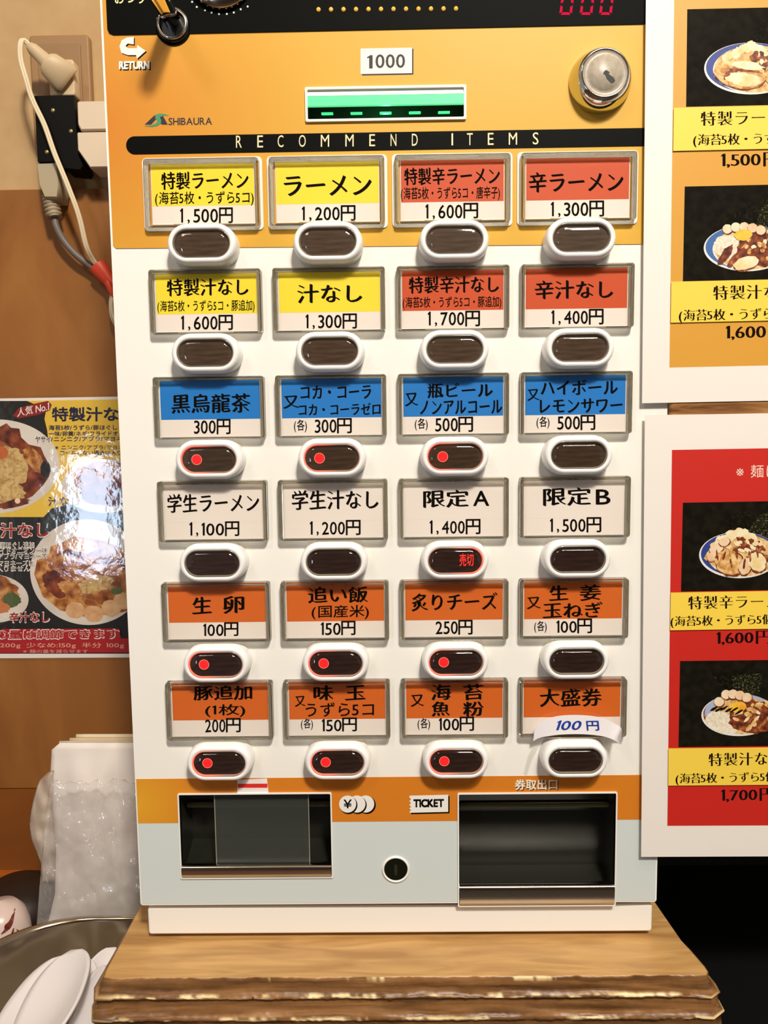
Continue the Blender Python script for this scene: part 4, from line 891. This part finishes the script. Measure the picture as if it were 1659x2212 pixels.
# red tie
mb = MB(); c_ = at(224, 592, OUTY - .022)
d = Vector((.6, 0, -.8)).normalized(); e = d.cross(Vector((0, 1, 0))); L_ = []
for s_ in range(8):
    t = s_/7; r = .0105*(1 - .45*t) if t > .15 else .0095
    L_.append([c_ + d*(-.011 + .026*t) + Vector((0, 1, 0))*math.cos(q_*2*PI/18)*r*.8 + e*math.sin(q_*2*PI/18)*r for q_ in range(18)])
mb.loft(L_, cap0=True, cap1=True, smooth=True)
mb.tube([c_ + d*.012 + Vector((-.002, -.004, 0)), c_ + d*.020 + Vector((-.003, -.005, -.003)), c_ + d*.026 + Vector((-.003, -.004, -.006))], [.004, .0035, .0015], 10)
rt = mb.build('cord_tie', M('D8401C', .45)); tag(rt, 'red-orange tie bundling the two cords beside the machine', 'cord tie')

# ================================================================ tray, spoons, bag, jar (lower left)
ZR = at(200, 1987, .105).z                     # tray rim height
pA, pB, pC, pD = (atz(u, v, ZR) for u, v in ((290, 1985), (130, 1991), (60, 2030), (0, 2083)))
tx1 = -0.2300; ty1 = pA.y; tx0 = pD.x - .035; ty0 = -0.17
def trayloop(i, z, r):
    out = []; x0, x1, y0, y1 = tx0 + i, tx1 - i, ty0 + i, ty1 - i
    for cx, cy, a, R in ((x1-.02, y0+.02, -PI/2, .02), (x1-.012, y1-.012, 0, .012), (x0+r, y1-r, PI/2, r), (x0+.03, y0+.03, PI, .03)):
        for k in range(11):
            t = a + PI/2*k/10; out.append((cx + R*math.cos(t), cy + R*math.sin(t), z))
    return out
mb = MB(); rC = .092
mb.loft([trayloop(.010, ZC + .0002, rC), trayloop(.002, ZC + .006, rC), trayloop(-.001, ZR - .004, rC), trayloop(-.004, ZR - .002, rC), trayloop(-.0045, ZR, rC), trayloop(-.003, ZR + .0015, rC), trayloop(-.0005, ZR + .0013, rC), trayloop(.0008, ZR - .002, rC), trayloop(.0035, ZC + .008, rC), trayloop(.0115, ZC + .002, rC)], smooth=True, cap0=True, cap1=True)
tr = mb.build('steel_tray', STEEL); tag(tr, 'deep stainless steel tray left of the wooden block', 'tray')
SPN = M('E2DCDC', .25, name='white_melamine')
def spoon(name, label, tip, low, w, nrm, depth=.012, hl=.02):
    tip, low = Vector(tip), Vector(low); d = (tip - low).normalized(); nrm = Vector(nrm); e = d.cross(nrm).normalized(); g = e.cross(d).normalized(); Ln = (tip - low).length
    mb = MB(); nu, nv = 22, 12; top = []; bot = []
    for i in range(nu + 1):
        t = i/nu; hwid = w/2*max(0, 1 - ((t - .45)/.55)**2.6)**.5 if t > .45 else w/2*(1 - .40*((.45 - t)/.45)**2)
        hwid = max(hwid, .0004); a, b_ = [], []
        dep = depth*math.sin(PI*min(1, max(.0, t))**.8)*.9 if t < 1 else 0
        for j in range(nv + 1):
            s_ = -1 + 2*j/nv; sag = dep*(1 - s_*s_); p = low + d*(Ln*t) + e*hwid*s_
            a.append(p - g*sag); k = hwid + .0006; b_.append(low + d*(Ln*t + (.0008 if i == nu else 0)) + e*k*s_ - g*(sag + .0022))
        top.append(a); bot.append(b_)
    n = nv + 1
    allv = [p for r in top for p in r] + [p for r in bot for p in r]; off = (nu + 1)*n; fs = []
    for i in range(nu):
        for j in range(nv):
            fs.append((i*n+j, i*n+j+1, (i+1)*n+j+1, (i+1)*n+j)); fs.append((off+i*n+j, off+(i+1)*n+j, off+(i+1)*n+j+1, off+i*n+j+1))
        fs.append((i*n, (i+1)*n, off+(i+1)*n, off+i*n)); fs.append((i*n+nv, off+i*n+nv, off+(i+1)*n+nv, (i+1)*n+nv))
    for j in range(nv): fs.append((j, off+j, off+j+1, j+1)); fs.append((nu*n+j, nu*n+j+1, off+nu*n+j+1, off+nu*n+j))
    mb.add(allv, fs, 0, True)
    o = thing(name, label, 'spoon', low, 'white soup spoons in the steel tray'); mb.build('bowl', SPN, o)
    mb = MB(); mb.tube([low + d*.004 - g*depth*.3, low - d*hl*.4 + g*.002, low - d*hl + g*.008], [w*.17, w*.13, w*.15], 12, flat=1.0); mb.build('handle', SPN, o)
    return o
def zl_(u, v, z): return atz(u, v, z)
zf = ZR - .002
spoon('soup_spoon', 'white soup spoon in the steel tray, frontmost with its bowl upright', zl_(153, 2052, zf + .010), zl_(66, 2262, zf - .006), .056, (-.30, -.60, .75), .009)
spoon('soup_spoon', 'white soup spoon in the steel tray, tucked behind the frontmost one', zl_(140, 2062, zf + .000), zl_(8, 2250, zf - .020), .050, (-.35, -.6, .75))
spoon('soup_spoon', 'white soup spoon in the steel tray, edge-on right of the frontmost one', zl_(190, 2066, zf - .006), zl_(140, 2250, zf - .030), .034, (.5, -.75, .4), .008)
spoon('soup_spoon', 'white soup spoon in the steel tray, touching the wooden block', zl_(250, 2046, zf - .012), zl_(160, 2240, zf - .036), .034, (.3, -.75, .6), .008)
spoon('soup_spoon', 'white soup spoon in the steel tray, narrow one between its neighbours on the right', zl_(232, 2085, zf - .004), zl_(158, 2260, zf - .024), .022, (.5, -.7, .45), .006)

# white bundle in a clear bag
def sheet(fn, nu, nv, thick, smooth=True):
    mb = MB(); A = [[Vector(fn(i/nu, j/nv)) for i in range(nu+1)] for j in range(nv+1)]
    B = [[p + Vector((0, thick, 0)) for p in r] for r in A]; n = nu + 1
    vs_ = [p for r in A for p in r] + [p for r in B for p in r]; off = len(vs_)//2; fs = []
    for j in range(nv):
        for i in range(nu):
            fs.append((j*n+i, j*n+i+1, (j+1)*n+i+1, (j+1)*n+i)); fs.append((off+j*n+i, off+(j+1)*n+i, off+(j+1)*n+i+1, off+j*n+i+1))
        fs.append((j*n, (j+1)*n, off+(j+1)*n, off+j*n)); fs.append((j*n+nu, off+j*n+nu, off+(j+1)*n+nu, (j+1)*n+nu))
    for i in range(nu): fs.append((i, off+i, off+i+1, i+1)); fs.append((nv*n+i, nv*n+i+1, off+nv*n+i+1, off+nv*n+i))
    mb.add(vs_, fs, 0, smooth); return mb
BY = .165
def edge(tab, t):
    for (t0, a), (t1, b_) in zip(tab, tab[1:]):
        if t <= t1: k = (t - t0)/(t1 - t0); return a + (b_ - a)*k
    return tab[-1][1]
left_ = [(0, 128), (.03, 112), (.15, 109), (.35, 114), (.55, 121), (.8, 119), (.92, 108), (1, 98)]
def bund(s, t):      # t: top to bottom
    v = 1606 + t*(2010 - 1606); l = edge(left_, t); u = l + s*(345 - l)
    y = BY - .012*math.sin(PI*min(1, s*1.15))*math.sin(PI*(.15 + .8*t)) + .004*mnoise.noise(Vector((u*.02, v*.012, 0)))
    return at(u, v, y)
bd = thing('white_bundle', 'bundle of folded white sheets standing upright behind the steel tray', 'bundle', at(200, 2000, BY))
sheet(bund, 24, 30, .004).build('front_sheet', M('E8DED6', .6), bd)
for k, (uo, vo, col) in enumerate(((128, 1602, 'DCCDB4'), (150, 1595, 'C8B48E'), (164, 1587, 'D8C8A8'))):
    def back(s, t, uo=uo, vo=vo, k=k): u = uo + s*(345 - uo); v = vo + t*(1990 - vo); return at(u, v, BY + .006 + .005*k)
    sheet(back, 8, 10, .0025).build('back_sheet', M(col, .65), bd)
FILM = clear_mat('crumpled_film', (1, 1, 1), .12, 2.0, .14, .55, 45, 'F2ECE6', crumple=True)
FILM2 = clear_mat('hazy_film', (1, .98, .95), .25, 1.0, .42, .4, 35, 'E2D6C6', crumple=True)
def film(s, t):
    v0 = 1690 + 16*mnoise.noise(Vector((s*4, 0, 2))) + 10*mnoise.noise(Vector((s*13, 0, 4))); v = v0 + t*(2012 - v0); l = edge([(0, 108), (.3, 96), (.6, 88), (1, 78)], t); u = l + s*(345 - l)
    w = mnoise.noise(Vector((u*.03, v*.02, 3))) + .6*mnoise.noise(Vector((u*.08, v*.05, 7)))
    return at(u, v, BY - .022 - .004*w - .006*math.sin(PI*s))
bg_ = thing('plastic_bag', 'crumpled clear plastic bag slipped over the white bundle', 'plastic bag', at(200, 2010, BY - .02))
sheet(film, 40, 40, .0003).build('film', FILM, bg_)
lobe_l = [(0, 104), (.08, 84), (.25, 72), (.48, 62), (.62, 67), (.75, 80), (.9, 92), (1, 90)]
def lobe(s, t):
    v = 1668 + t*(1905 - 1668); l = edge(lobe_l, t); u = l + s*(119 - l)
    return at(u, v, BY + .004 + .006*mnoise.noise(Vector((u*.05, v*.03, 11))) - .008*math.sin(PI*s))
sheet(lobe, 14, 28, .004).build('loose_corner', FILM2, bg_)
# ceramic jar and dark pot
jy = .145; jc = at(6, 2040, jy)
mb = MB(); rj = at(66, 2040, jy).x - jc.x; zt2 = at(6, 1946, jy).z
zj = [(0.0, 0.0), (.55, -.004), (.8, -.012), (.94, -.024), (1.0, -.042), (1.0, -.07), (.94, -.09), (.85, ZC + .001 - zt2)]
mb.lathe([(max(r*rj, .0002), zt2 + h) for r, h in zj], (jc.x, jc.y, 0), (0, 0, 1), 40, 0, False, True)
jar = mb.build('ceramic_jar', M('D4BEB4', .3)); tag(jar, 'rounded white ceramic jar with dark red brush marks at the left edge', 'jar')
mb = MB()
def onjar(u, v):
    for it in range(40):
        y = jy - rj + it*rj/40; p = at(u, v, y); r = math.hypot(p.x - jc.x, p.y - jc.y); h = p.z - zt2
        pr_ = rj*edge([(-.2, .9), (-.09, .94), (-.07, 1.0), (-.042, 1.0), (-.024, .94), (-.012, .8), (-.004, .55), (0, .02)], h)
        if r <= pr_ + .0003: return p + Vector((0, -.0012, 0))
    return p
for line in ([(34, 1961, 1), (29, 1978, 3), (24, 1992, 5), (17, 2001, 6.5), (13, 2008, 3), (4, 2016, 1)], [(31, 2003, 1), (28, 2014, 2.2), (24, 2025, 2.2), (18, 2033, 5), (13, 2040, 2.5)], [(37, 2006, .8), (44, 2012, 1.6), (50, 2022, .8)]):
    fine = spline([(u, v, w) for u, v, w in line], 5); L_, R2 = [], []
    for i, p in enumerate(fine):
        t_ = (fine[min(i+1, len(fine)-1)] - fine[max(i-1, 0)]); d_ = Vector((t_.x, t_.y)).normalized()
        L_.append(onjar(p.x - d_.y*p.z, p.y + d_.x*p.z)); R2.append(onjar(p.x + d_.y*p.z, p.y - d_.x*p.z))
    n_ = len(L_); mb.add(L_ + R2, [(i, i+1, n_+i+1, n_+i) for i in range(n_-1)])
mb.build('brush_marks', M('6A2418', .5), jar)
dy = .19; dc = at(40, 1960, dy); rd = .045; zt3 = at(40, 1904, dy).z
mb = MB(); mb.lathe([(.0003, zt3), (rd*.55, zt3 - .002), (rd*.85, zt3 - .010), (rd, zt3 - .024), (rd, zt3 - .05), (rd*.9, ZC + .001)], (dc.x, dc.y, 0), (0, 0, 1), 36, 0, False, True)
dp = mb.build('dark_pot', M('20130A', .45)); tag(dp, 'dark brown rounded pot standing behind the white ceramic jar', 'pot')
for cu in RAW.values(): bpy.data.curves.remove(cu)
